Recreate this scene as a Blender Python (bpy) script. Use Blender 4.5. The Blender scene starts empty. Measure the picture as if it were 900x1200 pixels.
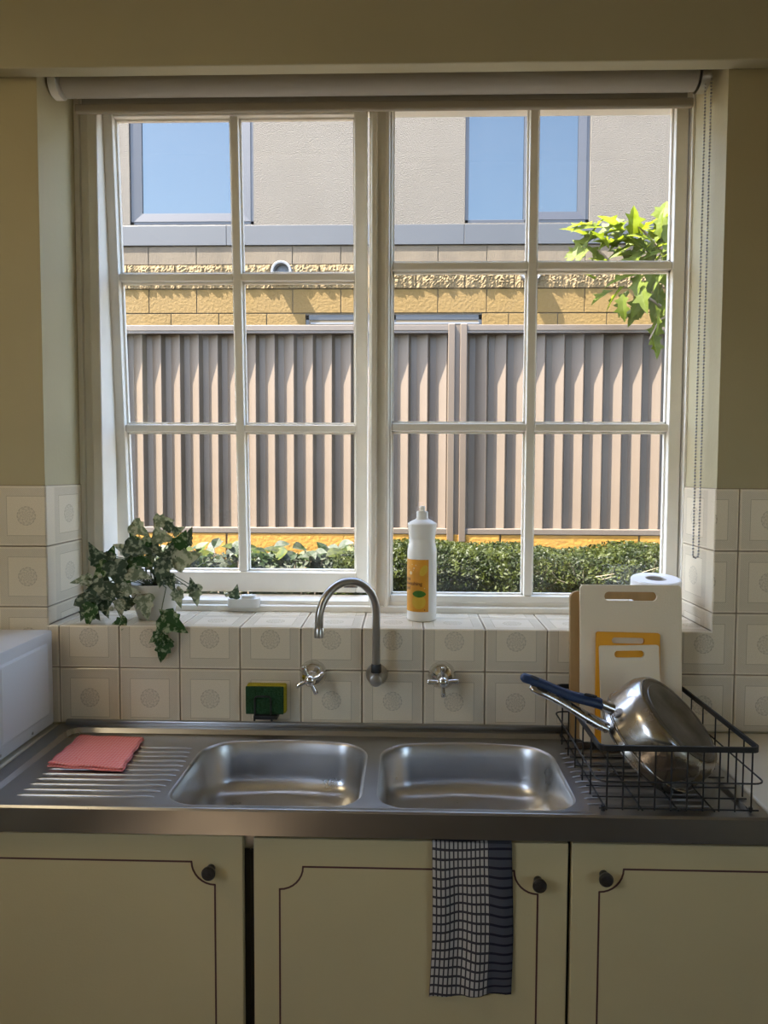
import bpy, bmesh, math, random
import numpy as np
from mathutils import Vector, Matrix
random.seed(7); RNG = np.random.default_rng(7)
scn = bpy.context.scene
COL = scn.collection
pi = math.pi

# ------------------------------------------------------------------ camera
FPX = 870.22; PITCH, YAW, ROLL = -0.0554, -0.0287, 0.0039
ZO = 1.05                                   # height of the first tile joint above the kitchen floor
CAM = Vector((0.1038, -1.7909, 0.4888 + ZO))
_fw = Vector((math.sin(YAW)*math.cos(PITCH), math.cos(YAW)*math.cos(PITCH), math.sin(PITCH)))
_rt = _fw.cross(Vector((0, 0, 1))).normalized(); _up = _rt.cross(_fw)
RT = math.cos(ROLL)*_rt + math.sin(ROLL)*_up
UP = -math.sin(ROLL)*_rt + math.cos(ROLL)*_up
FW = _fw
cd = bpy.data.cameras.new('camera'); cam = bpy.data.objects.new('camera', cd); COL.objects.link(cam)
cam.matrix_world = Matrix(((RT.x, UP.x, -FW.x, CAM.x), (RT.y, UP.y, -FW.y, CAM.y), (RT.z, UP.z, -FW.z, CAM.z), (0, 0, 0, 1)))
cd.sensor_fit = 'VERTICAL'; cd.sensor_height = 24.0; cd.lens = FPX/1200*24.0
cd.clip_start = 0.02; cd.clip_end = 200
scn.camera = cam
def ray(u, v): return (u-450)/FPX*RT - (v-600)/FPX*UP + FW
def aty(u, v, Y):
    d = ray(u, v); return CAM + d*((Y-CAM.y)/d.y)
def atz(u, v, Z):
    d = ray(u, v); return CAM + d*((Z-CAM.z)/d.z)

# ------------------------------------------------------------------ world, sun, exposure
SUN_DIR = Vector((0.45, 0.165, -0.82)).normalized()      # direction the light travels
W = bpy.data.worlds.new('sky'); scn.world = W; W.use_nodes = True
nt = W.node_tree; nt.nodes.clear()
sky = nt.nodes.new('ShaderNodeTexSky'); sky.sky_type = 'NISHITA'; sky.sun_disc = False
sky.sun_elevation = math.asin(-SUN_DIR.z); sky.sun_rotation = math.atan2(-SUN_DIR.x, -SUN_DIR.y)
sky.air_density = 1.0; sky.dust_density = 2.0; sky.ozone_density = 1.0
bg = nt.nodes.new('ShaderNodeBackground'); bg.inputs[1].default_value = 1.30
wo = nt.nodes.new('ShaderNodeOutputWorld')
nt.links.new(sky.outputs[0], bg.inputs[0]); nt.links.new(bg.outputs[0], wo.inputs[0])
sd = bpy.data.lights.new('sun', 'SUN'); sd.energy = 41.0; sd.angle = math.radians(0.53); sd.color = (1.0, 0.95, 0.86)
so = bpy.data.objects.new('sun', sd); COL.objects.link(so); so.location = (-4, 0, 8)
so.rotation_euler = SUN_DIR.to_track_quat('-Z', 'Y').to_euler()
vs = scn.view_settings; vs.view_transform = 'Standard'; vs.look = 'None'; vs.gamma = 1.0; vs.exposure = 0.5; vs.use_curve_mapping = False

# ------------------------------------------------------------------ mesh helpers
class MB:
    def __init__(s): s.v = []; s.f = []; s.uv = None
    def add(s, vs, fs):
        o = len(s.v); s.v += [tuple(p) for p in vs]; s.f += [tuple(i+o for i in f) for f in fs]; return s
    def box(s, x0, x1, y0, y1, z0, z1, b=0.0):
        if b <= 0:
            s.add([(x0,y0,z0),(x1,y0,z0),(x1,y1,z0),(x0,y1,z0),(x0,y0,z1),(x1,y0,z1),(x1,y1,z1),(x0,y1,z1)],
                  [(0,3,2,1),(4,5,6,7),(0,1,5,4),(1,2,6,5),(2,3,7,6),(3,0,4,7)])
        else:
            bm = bmesh.new(); bmesh.ops.create_cube(bm, size=1)
            bmesh.ops.scale(bm, vec=(x1-x0, y1-y0, z1-z0), verts=bm.verts)
            bmesh.ops.translate(bm, vec=((x0+x1)/2, (y0+y1)/2, (z0+z1)/2), verts=bm.verts)
            bmesh.ops.bevel(bm, geom=list(bm.edges), offset=b, segments=2, affect='EDGES', profile=0.5)
            s.bm(bm)
        return s
    def bm(s, bm):
        bm.verts.index_update(); s.add([v.co[:] for v in bm.verts], [[v.index for v in f.verts] for f in bm.faces]); bm.free(); return s
    def tube(s, pts, r, n=10, closed=False, caps=True, flat=None):
        """round tube along pts; r may be a list; flat=(a,b) makes an a x b rectangular strap"""
        pts = [Vector(p) for p in pts]; N = len(pts)
        rs = r if isinstance(r, (list, tuple)) else [r]*N
        def tan(i):
            if closed: return (pts[(i+1) % N]-pts[i-1]).normalized()
            return (pts[min(i+1, N-1)]-pts[max(i-1, 0)]).normalized()
        t0 = tan(0); ref = Vector((0, 0, 1)) if abs(t0.z) < 0.9 else Vector((1, 0, 0))
        nrm = (ref - t0*ref.dot(t0)).normalized(); vs = []
        for i in range(N):
            t = tan(i); nrm = (nrm - t*nrm.dot(t)).normalized(); bi = t.cross(nrm)
            if flat:
                a, b = flat[0]/2, flat[1]/2
                for sx, sy in ((a, b), (-a, b), (-a, -b), (a, -b)): vs.append(pts[i]+nrm*sy+bi*sx)
            else:
                for k in range(n):
                    a = 2*pi*k/n; vs.append(pts[i]+(nrm*math.cos(a)+bi*math.sin(a))*rs[i])
        m = 4 if flat else n; fs = []
        for i in range(N if closed else N-1):
            j = (i+1) % N
            for k in range(m): fs.append((i*m+k, i*m+(k+1) % m, j*m+(k+1) % m, j*m+k))
        if caps and not closed:
            fs.append(tuple(range(m-1, -1, -1))); fs.append(tuple((N-1)*m+k for k in range(m)))
        return s.add(vs, fs)
    def lathe(s, prof, n=32, mat=None, capb=True, capt=True):
        """prof: list of (radius, height) about +Z, mapped by matrix"""
        vs = []; fs = []
        for r, z in prof:
            for k in range(n):
                a = 2*pi*k/n; p = Vector((r*math.cos(a), r*math.sin(a), z)); vs.append(mat @ p if mat else p)
        for i in range(len(prof)-1):
            for k in range(n): fs.append((i*n+k, i*n+(k+1) % n, (i+1)*n+(k+1) % n, (i+1)*n+k))
        if capb: fs.append(tuple(range(n-1, -1, -1)))
        if capt: fs.append(tuple((len(prof)-1)*n+k for k in range(n)))
        return s.add(vs, fs)
    def prism(s, poly, fn, d0, d1):
        """poly (u,v) list extruded from d0 to d1; fn(u,v,d)->xyz"""
        n = len(poly); vs = [fn(u, v, d0) for u, v in poly]+[fn(u, v, d1) for u, v in poly]
        fs = [tuple(range(n-1, -1, -1)), tuple(range(n, 2*n))]+[(i, (i+1) % n, n+(i+1) % n, n+i) for i in range(n)]
        return s.add(vs, fs)
    def mesh(s, name):
        me = bpy.data.meshes.new(name); me.from_pydata(s.v, [], s.f); me.update()
        bm = bmesh.new(); bm.from_mesh(me); bmesh.ops.recalc_face_normals(bm, faces=bm.faces); bm.to_mesh(me); bm.free()
        return me
    def build(s, name, mat, parent=None, smooth=None, loc=None):
        return link(name, s.mesh(name), mat, parent, smooth, loc)
def link(name, me, mat, parent=None, smooth=None, loc=None):
    if mat is not None and not me.materials: me.materials.append(mat)
    if smooth is not None:
        for p in me.polygons: p.use_smooth = True
        me.set_sharp_from_angle(angle=math.radians(smooth))
    o = bpy.data.objects.new(name, me); COL.objects.link(o)
    if parent is not None:
        o.parent = parent; o.matrix_parent_inverse = Matrix.Identity(4)
        # parts are given in world coordinates: bring them into the parent's frame
        if loc is None and parent.get('_w'): o.location = -Vector(parent['_w'])
    if loc is not None: o.location = loc
    return o
def tag(o, label, cat, group=None):
    o['label'] = label; o['category'] = cat
    if group: o['group'] = group
    return o
def struct(o): o['kind'] = 'structure'; return o
def empty(name, loc, label=None, cat=None, group=None, parent=None):
    o = bpy.data.objects.new(name, None); COL.objects.link(o); o.empty_display_size = 0.05
    o.location = loc; o['_w'] = tuple(loc)
    if parent is not None: o.parent = parent; o.location = Vector(loc)-Vector(parent['_w'])
    if label: tag(o, label, cat, group)
    return o
def sub(parent_obj, base):           # lets a mesh part parent sub-parts given in the same coordinates
    return parent_obj
def child(name, mb, mat, parent, smooth=None):
    """sub-part of a mesh part whose own mesh is in the same coordinates"""
    me = mb.mesh(name) if isinstance(mb, MB) else mb
    if not me.materials: me.materials.append(mat)
    if smooth is not None:
        for p in me.polygons: p.use_smooth = True
        me.set_sharp_from_angle(angle=math.radians(smooth))
    o = bpy.data.objects.new(name, me); COL.objects.link(o); o.parent = parent; return o
def arc(cx, cy, r, a0, a1, n=8): return [(cx+r*math.cos(a0+(a1-a0)*i/n), cy+r*math.sin(a0+(a1-a0)*i/n)) for i in range(n+1)]
def rrect(x0, x1, y0, y1, r, n=6):
    return arc(x1-r, y1-r, r, 0, pi/2, n)+arc(x0+r, y1-r, r, pi/2, pi, n)+arc(x0+r, y0+r, r, pi, 1.5*pi, n)+arc(x1-r, y0+r, r, 1.5*pi, 2*pi, n)

# ------------------------------------------------------------------ materials
def newmat(name):
    m = bpy.data.materials.new(name); m.use_nodes = True; t = m.node_tree
    return m, t, t.nodes['Principled BSDF'], t.nodes, t.links
def pbr(name, col, rough=0.5, metal=0.0, var=0.0, vscale=8.0, bump=0.0, bscale=60.0, spec=0.5, trans=0.0, detail=4, stretch=None, rvar=0.0):
    m, t, b, N, L = newmat(name)
    b.inputs['Base Color'].default_value = (*col, 1); b.inputs['Roughness'].default_value = rough; b.inputs['Metallic'].default_value = metal
    b.inputs['Specular IOR Level'].default_value = spec
    tc = None
    if var > 0 or bump > 0 or rvar > 0:
        tc = N.new('ShaderNodeTexCoord'); src = tc.outputs['Object']
        if stretch:
            mp = N.new('ShaderNodeMapping'); mp.inputs['Scale'].default_value = stretch; L.new(src, mp.inputs[0]); src = mp.outputs[0]
    if var > 0:
        n = N.new('ShaderNodeTexNoise'); n.inputs['Scale'].default_value = vscale; n.inputs['Detail'].default_value = detail; L.new(src, n.inputs['Vector'])
        r = N.new('ShaderNodeMapRange'); r.inputs[1].default_value = 0.25; r.inputs[2].default_value = 0.75
        r.inputs[3].default_value = 1-var; r.inputs[4].default_value = 1+var; L.new(n.outputs[0], r.inputs[0])
        x = N.new('ShaderNodeMix'); x.data_type = 'RGBA'; x.blend_type = 'MULTIPLY'; x.inputs[0].default_value = 1
        x.inputs[6].default_value = (*col, 1); L.new(r.outputs[0], x.inputs[7]); L.new(x.outputs[2], b.inputs['Base Color'])
    if rvar > 0:
        n2 = N.new('ShaderNodeTexNoise'); n2.inputs['Scale'].default_value = vscale*1.7; n2.inputs['Detail'].default_value = 5; L.new(src, n2.inputs['Vector'])
        r2 = N.new('ShaderNodeMapRange'); r2.inputs[1].default_value = 0.3; r2.inputs[2].default_value = 0.7
        r2.inputs[3].default_value = max(rough-rvar, 0.02); r2.inputs[4].default_value = rough+rvar; L.new(n2.outputs[0], r2.inputs[0]); L.new(r2.outputs[0], b.inputs['Roughness'])
    if bump > 0:
        n = N.new('ShaderNodeTexNoise'); n.inputs['Scale'].default_value = bscale; n.inputs['Detail'].default_value = 4; L.new(src, n.inputs['Vector'])
        bp = N.new('ShaderNodeBump'); bp.inputs['Strength'].default_value = bump; bp.inputs['Distance'].default_value = 0.01
        L.new(n.outputs[0], bp.inputs['Height']); L.new(bp.outputs[0], b.inputs['Normal'])
    return m
M = {}
M['wall'] = pbr('cream_paint', (0.455, 0.395, 0.235), 0.6, var=0.05, vscale=3, bump=0.06, bscale=90)
M['trim'] = pbr('white_gloss_paint', (0.88, 0.835, 0.73), 0.35, var=0.05, vscale=12, bump=0.05, bscale=40)
M['pelmet'] = pbr('pelmet_paint', (0.45, 0.405, 0.26), 0.55, var=0.05, vscale=3)
M['ceiling'] = pbr('ceiling_paint', (0.72, 0.68, 0.58), 0.8)
M['floor'] = pbr('vinyl_floor', (0.085, 0.06, 0.036), 0.45, var=0.15, vscale=6)
M['grout'] = pbr('grout', (0.30, 0.24, 0.17), 0.9, var=0.15, vscale=40)
M['steel'] = pbr('brushed_steel', (0.385, 0.378, 0.365), 0.30, 1.0, var=0.04, vscale=4, rvar=0.03)
M['bowlsteel'] = pbr('bowl_steel', (0.6, 0.59, 0.57), 0.33, 1.0, var=0.07, vscale=9, rvar=0.06)
M['chrome'] = pbr('chrome', (0.75, 0.74, 0.72), 0.10, 1.0)
M['satin'] = pbr('satin_chrome', (0.45, 0.43, 0.40), 0.28, 1.0)
M['panbase'] = pbr('worn_pan_base', (0.20, 0.185, 0.17), 0.42, 1.0, var=0.3, vscale=25)
M['pansteel'] = pbr('pan_steel', (0.50, 0.47, 0.43), 0.24, 1.0, var=0.08, vscale=12, rvar=0.08)
M['blue'] = pbr('blue_handle', (0.012, 0.030, 0.085), 0.45)
M['black'] = pbr('black_wire', (0.010, 0.010, 0.010), 0.45)
M['knob'] = pbr('dark_knob', (0.018, 0.015, 0.013), 0.4, bump=0.3, bscale=120)
M['door'] = pbr('cream_door', (0.52, 0.42, 0.215), 0.5, var=0.04, vscale=4, bump=0.05, bscale=200)
M['line'] = pbr('brown_line', (0.075, 0.025, 0.018), 0.6)
M['carcass'] = pbr('carcass', (0.02, 0.018, 0.016), 0.7)
M['laminate'] = pbr('cream_laminate', (0.66, 0.61, 0.48), 0.35, var=0.04, vscale=10)
M['enamel'] = pbr('white_enamel', (0.66, 0.655, 0.65), 0.35, bump=0.04, bscale=300)
M['polyw'] = pbr('white_poly', (0.8, 0.68, 0.49), 0.5, bump=0.08, bscale=250)
M['polyy'] = pbr('yellow_poly', (0.80, 0.36, 0.012), 0.5)
M['bamboo'] = pbr('bamboo', (0.40, 0.24, 0.09), 0.5, var=0.2, vscale=30, stretch=(1, 1, 0.08))
M['paper'] = pbr('paper', (0.92, 0.92, 0.91), 0.9, bump=0.25, bscale=220)
M['card'] = pbr('card_core', (0.45, 0.42, 0.38), 0.9)
M['bottle'] = pbr('white_plastic', (0.88, 0.86, 0.79), 0.35)
M['label'] = pbr('amber_label', (0.74, 0.33, 0.022), 0.45, var=0.10, vscale=30)
M['lemon'] = pbr('lemon_print', (0.72, 0.47, 0.04), 0.45)
M['leafprint'] = pbr('leaf_print', (0.05, 0.18, 0.012), 0.45)
M['textprint'] = pbr('text_print', (0.10, 0.025, 0.008), 0.45)
M['whiteprint'] = pbr('white_print', (0.80, 0.62, 0.32), 0.5)
M['pot'] = pbr('pot_ceramic', (0.62, 0.60, 0.54), 0.5, bump=0.1, bscale=60)
M['soil'] = pbr('soil', (0.012, 0.010, 0.008), 0.9, bump=0.8, bscale=80)
M['stem'] = pbr('ivy_stem', (0.10, 0.13, 0.06), 0.6)
M['bud'] = pbr('bud', (0.40, 0.40, 0.28), 0.5)
M['blind'] = pbr('blind_fabric', (0.40, 0.36, 0.29), 0.8, bump=0.1, bscale=300)
M['blindbar'] = pbr('blind_bar', (0.36, 0.31, 0.23), 0.5)
M['bead'] = pbr('bead_chain', (0.36, 0.35, 0.33), 0.35, 0.6)
M['green'] = pbr('scourer', (0.012, 0.055, 0.016), 0.95, bump=0.8, bscale=180)
M['foam'] = pbr('sponge_foam', (0.46, 0.38, 0.02), 0.9, bump=0.6, bscale=160)
M['winder'] = pbr('winder_plastic', (0.78, 0.77, 0.72), 0.4)
M['rust'] = pbr('dirty_latch', (0.08, 0.055, 0.035), 0.8, var=0.5, vscale=80)
# outdoors
M['fence'] = pbr('fence_steel', (0.064, 0.0435, 0.0255), 0.55, var=0.06, vscale=5, detail=6)
M['fencecap'] = pbr('fence_rail', (0.0674, 0.0497, 0.0341), 0.5, var=0.08, vscale=8)
M['render'] = pbr('textured_render', (0.0667, 0.0568, 0.044), 0.9, var=0.05, vscale=3, bump=0.8, bscale=85)
M['limestone'] = pbr('limestone', (0.098, 0.056, 0.0085), 0.9, var=0.08, vscale=3, bump=0.5, bscale=35)
M['limerough'] = pbr('rough_limestone', (0.1065, 0.071, 0.0284), 0.95, var=0.10, vscale=14, bump=0.7, bscale=30)
M['limegrey'] = pbr('stained_limestone', (0.071, 0.0525, 0.0312), 0.9, var=0.16, vscale=3.0, stretch=(3, 1, 0.5), bump=0.3, bscale=30)
M['mortar'] = pbr('mortar', (0.0639, 0.0469, 0.0256), 0.95)
M['band'] = pbr('grey_flashing', (0.0225, 0.0228, 0.0238), 0.5, var=0.04, vscale=2)
M['alu'] = pbr('grey_window_frame', (0.015, 0.0145, 0.0165), 0.4)
M['aludark'] = pbr('dark_window_frame', (0.0114, 0.0114, 0.0128), 0.4)
M['vent'] = pbr('vent_white', (0.1065, 0.1065, 0.1065), 0.5)
M['retain'] = pbr('yellow_limestone', (0.213, 0.0994, 0.0057), 0.9, var=0.12, vscale=8, bump=0.5, bscale=40)
M['ground'] = pbr('garden_soil', (0.0426, 0.0319, 0.0213), 0.95, var=0.3, vscale=6, bump=0.6, bscale=20)
M['bark'] = pbr('bark', (0.16, 0.12, 0.08), 0.9, bump=0.6, bscale=40)
def leafmat(name, c, c2, scale=20, tr=0.35, rough=0.5, sharp=(0.45, 0.55), trgain=1.2, spec=0.15):
    m, t, b, N, L = newmat(name)
    tc = N.new('ShaderNodeTexCoord'); n = N.new('ShaderNodeTexNoise'); n.inputs['Scale'].default_value = scale; n.inputs['Detail'].default_value = 3
    oi = N.new('ShaderNodeObjectInfo'); ad = N.new('ShaderNodeVectorMath'); ad.operation = 'ADD'
    sc = N.new('ShaderNodeMath'); sc.operation = 'MULTIPLY'; sc.inputs[1].default_value = 37; L.new(oi.outputs['Random'], sc.inputs[0])
    L.new(tc.outputs['Object'], ad.inputs[0]); L.new(sc.outputs[0], ad.inputs[1]); L.new(ad.outputs[0], n.inputs['Vector'])
    r = N.new('ShaderNodeValToRGB'); r.color_ramp.elements[0].position = sharp[0]; r.color_ramp.elements[1].position = sharp[1]
    r.color_ramp.elements[0].color = (*c, 1); r.color_ramp.elements[1].color = (*c2, 1); L.new(n.outputs[0], r.inputs[0])
    L.new(r.outputs[0], b.inputs['Base Color']); b.inputs['Roughness'].default_value = rough; b.inputs['Specular IOR Level'].default_value = spec
    if tr > 0:
        tl = N.new('ShaderNodeBsdfTranslucent'); mx = N.new('ShaderNodeMixShader'); mx.inputs[0].default_value = tr
        g = N.new('ShaderNodeMix'); g.data_type = 'RGBA'; g.blend_type = 'MULTIPLY'; g.inputs[0].default_value = 1; g.inputs[7].default_value = (trgain, trgain, trgain*0.5, 1)
        L.new(r.outputs[0], g.inputs[6]); L.new(g.outputs[2], tl.inputs[0])
        L.new(b.outputs[0], mx.inputs[1]); L.new(tl.outputs[0], mx.inputs[2]); L.new(mx.outputs[0], N['Material Output'].inputs[0])
    return m
M['ivy'] = leafmat('variegated_ivy', (0.055, 0.085, 0.055), (0.34, 0.38, 0.29), scale=4.5, tr=0.12, rough=0.55, sharp=(0.50, 0.62))
M['ivylight'] = leafmat('pale_ivy', (0.17, 0.21, 0.14), (0.44, 0.46, 0.36), scale=4.5, tr=0.15, rough=0.55)
M['ivygreen'] = leafmat('green_ivy', (0.035, 0.085, 0.025), (0.32, 0.38, 0.24), scale=4.5, tr=0.12, rough=0.5, sharp=(0.52, 0.62))
M['fig'] = leafmat('bright_tree_leaf', (0.066, 0.086, 0.007), (0.09, 0.11, 0.018), scale=3, tr=0.5, trgain=1.5)
M['hedge'] = leafmat('hedge_leaf', (0.0085, 0.013, 0.0010), (0.025, 0.031, 0.0035), scale=9, tr=0.3)
M['hedgecore'] = pbr('hedge_inside', (0.022, 0.026, 0.012), 0.95, bump=0.8, bscale=30)
M['shrub'] = leafmat('grey_green_shrub', (0.008, 0.016, 0.0035), (0.028, 0.033, 0.020), scale=3, tr=0.25)
M['shruby'] = leafmat('yellow_shrub', (0.044, 0.049, 0.006), (0.024, 0.036, 0.006), scale=3, tr=0.35)

# wall tile: printed border and medallion, laid out in the tile's own uv (0..1)
def tilemat():
    m, t, b, N, L = newmat('printed_tile')
    uv = N.new('ShaderNodeUVMap'); sp = N.new('ShaderNodeSeparateXYZ'); L.new(uv.outputs[0], sp.inputs[0])
    def mth(op, a, c=None, d=None):
        n = N.new('ShaderNodeMath'); n.operation = op
        for i, q in enumerate((a, c, d)):
            if q is None: continue
            if isinstance(q, (int, float)): n.inputs[i].default_value = q
            else: L.new(q, n.inputs[i])
        return n.outputs[0]
    u, v = sp.outputs[0], sp.outputs[1]
    au = mth('ABSOLUTE', mth('SUBTRACT', u, 0.5)); av = mth('ABSOLUTE', mth('SUBTRACT', v, 0.5))
    d = mth('MAXIMUM', au, av)                                   # square distance from the centre
    def band(x, c, w): return mth('LESS_THAN', mth('ABSOLUTE', mth('SUBTRACT', x, c)), w)
    line = band(d, 0.325, 0.007); line2 = mth('MULTIPLY', band(d, 0.455, 0.005), 0.5)
    inb = mth('MULTIPLY', mth('GREATER_THAN', d, 0.335), mth('LESS_THAN', d, 0.45))
    al = mth('MINIMUM', u, v)
    key = mth('GREATER_THAN', mth('SINE', mth('MULTIPLY', mth('ADD', u, v), 190)), 0.55)
    nz = N.new('ShaderNodeTexNoise'); nz.inputs['Scale'].default_value = 6; L.new(uv.outputs[0], nz.inputs['Vector'])
    hatch = mth('MULTIPLY', mth('MULTIPLY', inb, key), mth('MULTIPLY', nz.outputs[0], 0.9))
    tint = mth('MULTIPLY', inb, 0.28)
    r = mth('SQRT', mth('ADD', mth('MULTIPLY', au, au), mth('MULTIPLY', av, av)))
    ang = mth('ARCTAN2', mth('SUBTRACT', v, 0.5), mth('SUBTRACT', u, 0.5))
    rad = mth('MULTIPLY', r, 1.0)
    inm = mth('LESS_THAN', rad, 0.155)
    ring = mth('MULTIPLY', band(rad, 0.150, 0.008), mth('GREATER_THAN', mth('SINE', mth('MULTIPLY', ang, 16)), -0.4))
    ros = mth('GREATER_THAN', mth('SINE', mth('ADD', mth('MULTIPLY', ang, 8), mth('MULTIPLY', mth('SINE', mth('MULTIPLY', rad, 90)), 2.2))), 0.35)
    med = mth('MULTIPLY', mth('MULTIPLY', ros, inm), 0.55)
    tot = mth('MINIMUM', mth('ADD', mth('ADD', mth('ADD', line, line2), mth('ADD', hatch, tint)), mth('ADD', mth('ADD', ring, med), mth('MULTIPLY', inm, 0.15))), 1.0)
    x = N.new('ShaderNodeMix'); x.data_type = 'RGBA'; L.new(mth('MULTIPLY', tot, 0.58), x.inputs[0])
    sp2 = N.new('ShaderNodeTexNoise'); sp2.inputs['Scale'].default_value = 60; sp2.inputs['Detail'].default_value = 3; L.new(uv.outputs[0], sp2.inputs['Vector'])
    rr = N.new('ShaderNodeValToRGB'); rr.color_ramp.elements[0].position = 0.3; rr.color_ramp.elements[1].position = 0.7
    rr.color_ramp.elements[0].color = (0.70, 0.605, 0.44, 1); rr.color_ramp.elements[1].color = (0.78, 0.685, 0.52, 1); L.new(sp2.outputs[0], rr.inputs[0])
    L.new(rr.outputs[0], x.inputs[6]); x.inputs[7].default_value = (0.36, 0.30, 0.21, 1); L.new(x.outputs[2], b.inputs['Base Color'])
    b.inputs['Roughness'].default_value = 0.22
    bp = N.new('ShaderNodeBump'); bp.inputs['Strength'].default_value = 0.12; bp.inputs['Distance'].default_value = 0.002; bp.invert = True
    L.new(tot, bp.inputs['Height']); L.new(bp.outputs[0], b.inputs['Normal'])
    return m
M['tile'] = tilemat()
def glassmat(name, dust=0.02, refl=0.03):
    m, t, b, N, L = newmat(name); N.remove(b)
    tr = N.new('ShaderNodeBsdfTransparent'); gl = N.new('ShaderNodeBsdfGlossy'); gl.inputs['Roughness'].default_value = 0.02
    df = N.new('ShaderNodeBsdfTranslucent'); df.inputs[0].default_value = (0.8, 0.72, 0.60, 1)
    a = N.new('ShaderNodeMixShader'); a.inputs[0].default_value = refl; L.new(tr.outputs[0], a.inputs[1]); L.new(gl.outputs[0], a.inputs[2])
    tc = N.new('ShaderNodeTexCoord'); n = N.new('ShaderNodeTexNoise'); n.inputs['Scale'].default_value = 7; n.inputs['Detail'].default_value = 8; L.new(tc.outputs['Object'], n.inputs['Vector'])
    r = N.new('ShaderNodeMapRange'); r.inputs[1].default_value = 0.35; r.inputs[2].default_value = 0.8; r.inputs[3].default_value = 0.0; r.inputs[4].default_value = dust; L.new(n.outputs[0], r.inputs[0])
    c = N.new('ShaderNodeMixShader'); L.new(r.outputs[0], c.inputs[0]); L.new(a.outputs[0], c.inputs[1]); L.new(df.outputs[0], c.inputs[2])
    L.new(c.outputs[0], N['Material Output'].inputs[0]); return m
M['darkglass'] = pbr('dark_glass', (0.006, 0.006, 0.008), 0.25)
M['glass'] = glassmat('dusty_glass')
M['skyglass'] = pbr('reflective_glass', (0.083, 0.092, 0.092), 0.03, 0.95)
def checkmat():
    m, t, b, N, L = newmat('check_towel')
    uv = N.new('ShaderNodeUVMap'); sp = N.new('ShaderNodeSeparateXYZ'); L.new(uv.outputs[0], sp.inputs[0])
    def mth(op, a, c=None):
        n = N.new('ShaderNodeMath'); n.operation = op
        for i, q in enumerate((a, c)):
            if q is None: continue
            if isinstance(q, (int, float)): n.inputs[i].default_value = q
            else: L.new(q, n.inputs[i])
        return n.outputs[0]
    u, v = sp.outputs[0], sp.outputs[1]                          # metres
    vl = mth('LESS_THAN', mth('FRACT', mth('DIVIDE', u, 0.0082)), 0.34)
    hl = mth('LESS_THAN', mth('FRACT', mth('DIVIDE', v, 0.0182)), 0.26)
    dark = mth('GREATER_THAN', u, 0.108)
    g = mth('MAXIMUM', mth('MULTIPLY', vl, mth('SUBTRACT', 1.0, dark)), hl)
    x = N.new('ShaderNodeMix'); x.data_type = 'RGBA'; L.new(dark, x.inputs[0]); x.inputs[6].default_value = (0.43, 0.39, 0.33, 1); x.inputs[7].default_value = (0.070, 0.070, 0.078, 1)
    y = N.new('ShaderNodeMix'); y.data_type = 'RGBA'; L.new(mth('MULTIPLY', g, 0.92), y.inputs[0]); L.new(x.outputs[2], y.inputs[6]); y.inputs[7].default_value = (0.016, 0.015, 0.022, 1)
    L.new(y.outputs[2], b.inputs['Base Color']); b.inputs['Roughness'].default_value = 0.9; b.inputs['Specular IOR Level'].default_value = 0.1
    return m
M['check'] = checkmat()
def clothmat():
    m, t, b, N, L = newmat('pink_cloth')
    tc = N.new('ShaderNodeTexCoord'); ck = N.new('ShaderNodeTexChecker'); ck.inputs['Scale'].default_value = 190
    rot = N.new('ShaderNodeMapping'); rot.inputs['Rotation'].default_value = (0, 0, 0.78); L.new(tc.outputs['Object'], rot.inputs[0]); L.new(rot.outputs[0], ck.inputs[0])
    ck.inputs[1].default_value = (0.88, 0.22, 0.20, 1); ck.inputs[2].default_value = (0.92, 0.38, 0.33, 1)
    L.new(ck.outputs[0], b.inputs['Base Color']); b.inputs['Roughness'].default_value = 0.9; b.inputs['Specular IOR Level'].default_value = 0.1
    bp = N.new('ShaderNodeBump'); bp.inputs['Strength'].default_value = 0.5; bp.inputs['Distance'].default_value = 0.002; L.new(ck.outputs[1], bp.inputs['Height']); L.new(bp.outputs[0], b.inputs['Normal'])
    return m
M['cloth'] = clothmat()

# ------------------------------------------------------------------ the room
XL, XR = -0.780, 0.848           # window recess
SILL, HEAD = ZO+0.105, ZO+1.50
YB = 0.205                       # inner face of the window frame
WALLX0, WALLX1, REAR, CEIL = -1.75, 1.95, -3.6, 2.78
mb = MB()
mb.box(WALLX0, XL, 0.007, 0.32, 0, CEIL); mb.box(XR, WALLX1, 0.007, 0.32, 0, CEIL)
mb.box(XL, XR, 0.007, 0.32, 0, SILL-0.009); mb.box(XL, XR, 0.007, 0.32, HEAD, CEIL)
wall_back = struct(mb.build('wall_back', M['wall']))
lwm = MB(); wy0, wy1, wz0_, wz1_ = -2.95, -2.00, 1.40, 2.45          # sunny side: unseen high opening, added to let sun brighten the room
lwm.box(WALLX0-0.12, WALLX0, REAR-0.12, wy0, 0, CEIL); lwm.box(WALLX0-0.12, WALLX0, wy1, 0.32, 0, CEIL); lwm.box(WALLX0-0.12, WALLX0, wy0, wy1, 0, wz0_); lwm.box(WALLX0-0.12, WALLX0, wy0, wy1, wz1_, CEIL)
struct(lwm.build('wall_left', M['wall']))
rwm = MB(); wy0, wy1, wz0_, wz1_ = -2.70, -2.00, 1.00, 2.00          # side wall with an out-of-view opening added for daylight fill
rwm.box(WALLX1, WALLX1+0.12, REAR-0.12, wy0, 0, CEIL); rwm.box(WALLX1, WALLX1+0.12, wy1, 0.32, 0, CEIL); rwm.box(WALLX1, WALLX1+0.12, wy0, wy1, 0, wz0_); rwm.box(WALLX1, WALLX1+0.12, wy0, wy1, wz1_, CEIL)
struct(rwm.build('wall_right', M['wall']))
struct(MB().box(WALLX0, WALLX1, REAR-0.12, REAR, 0, CEIL).build('wall_rear', M['wall']))
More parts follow.
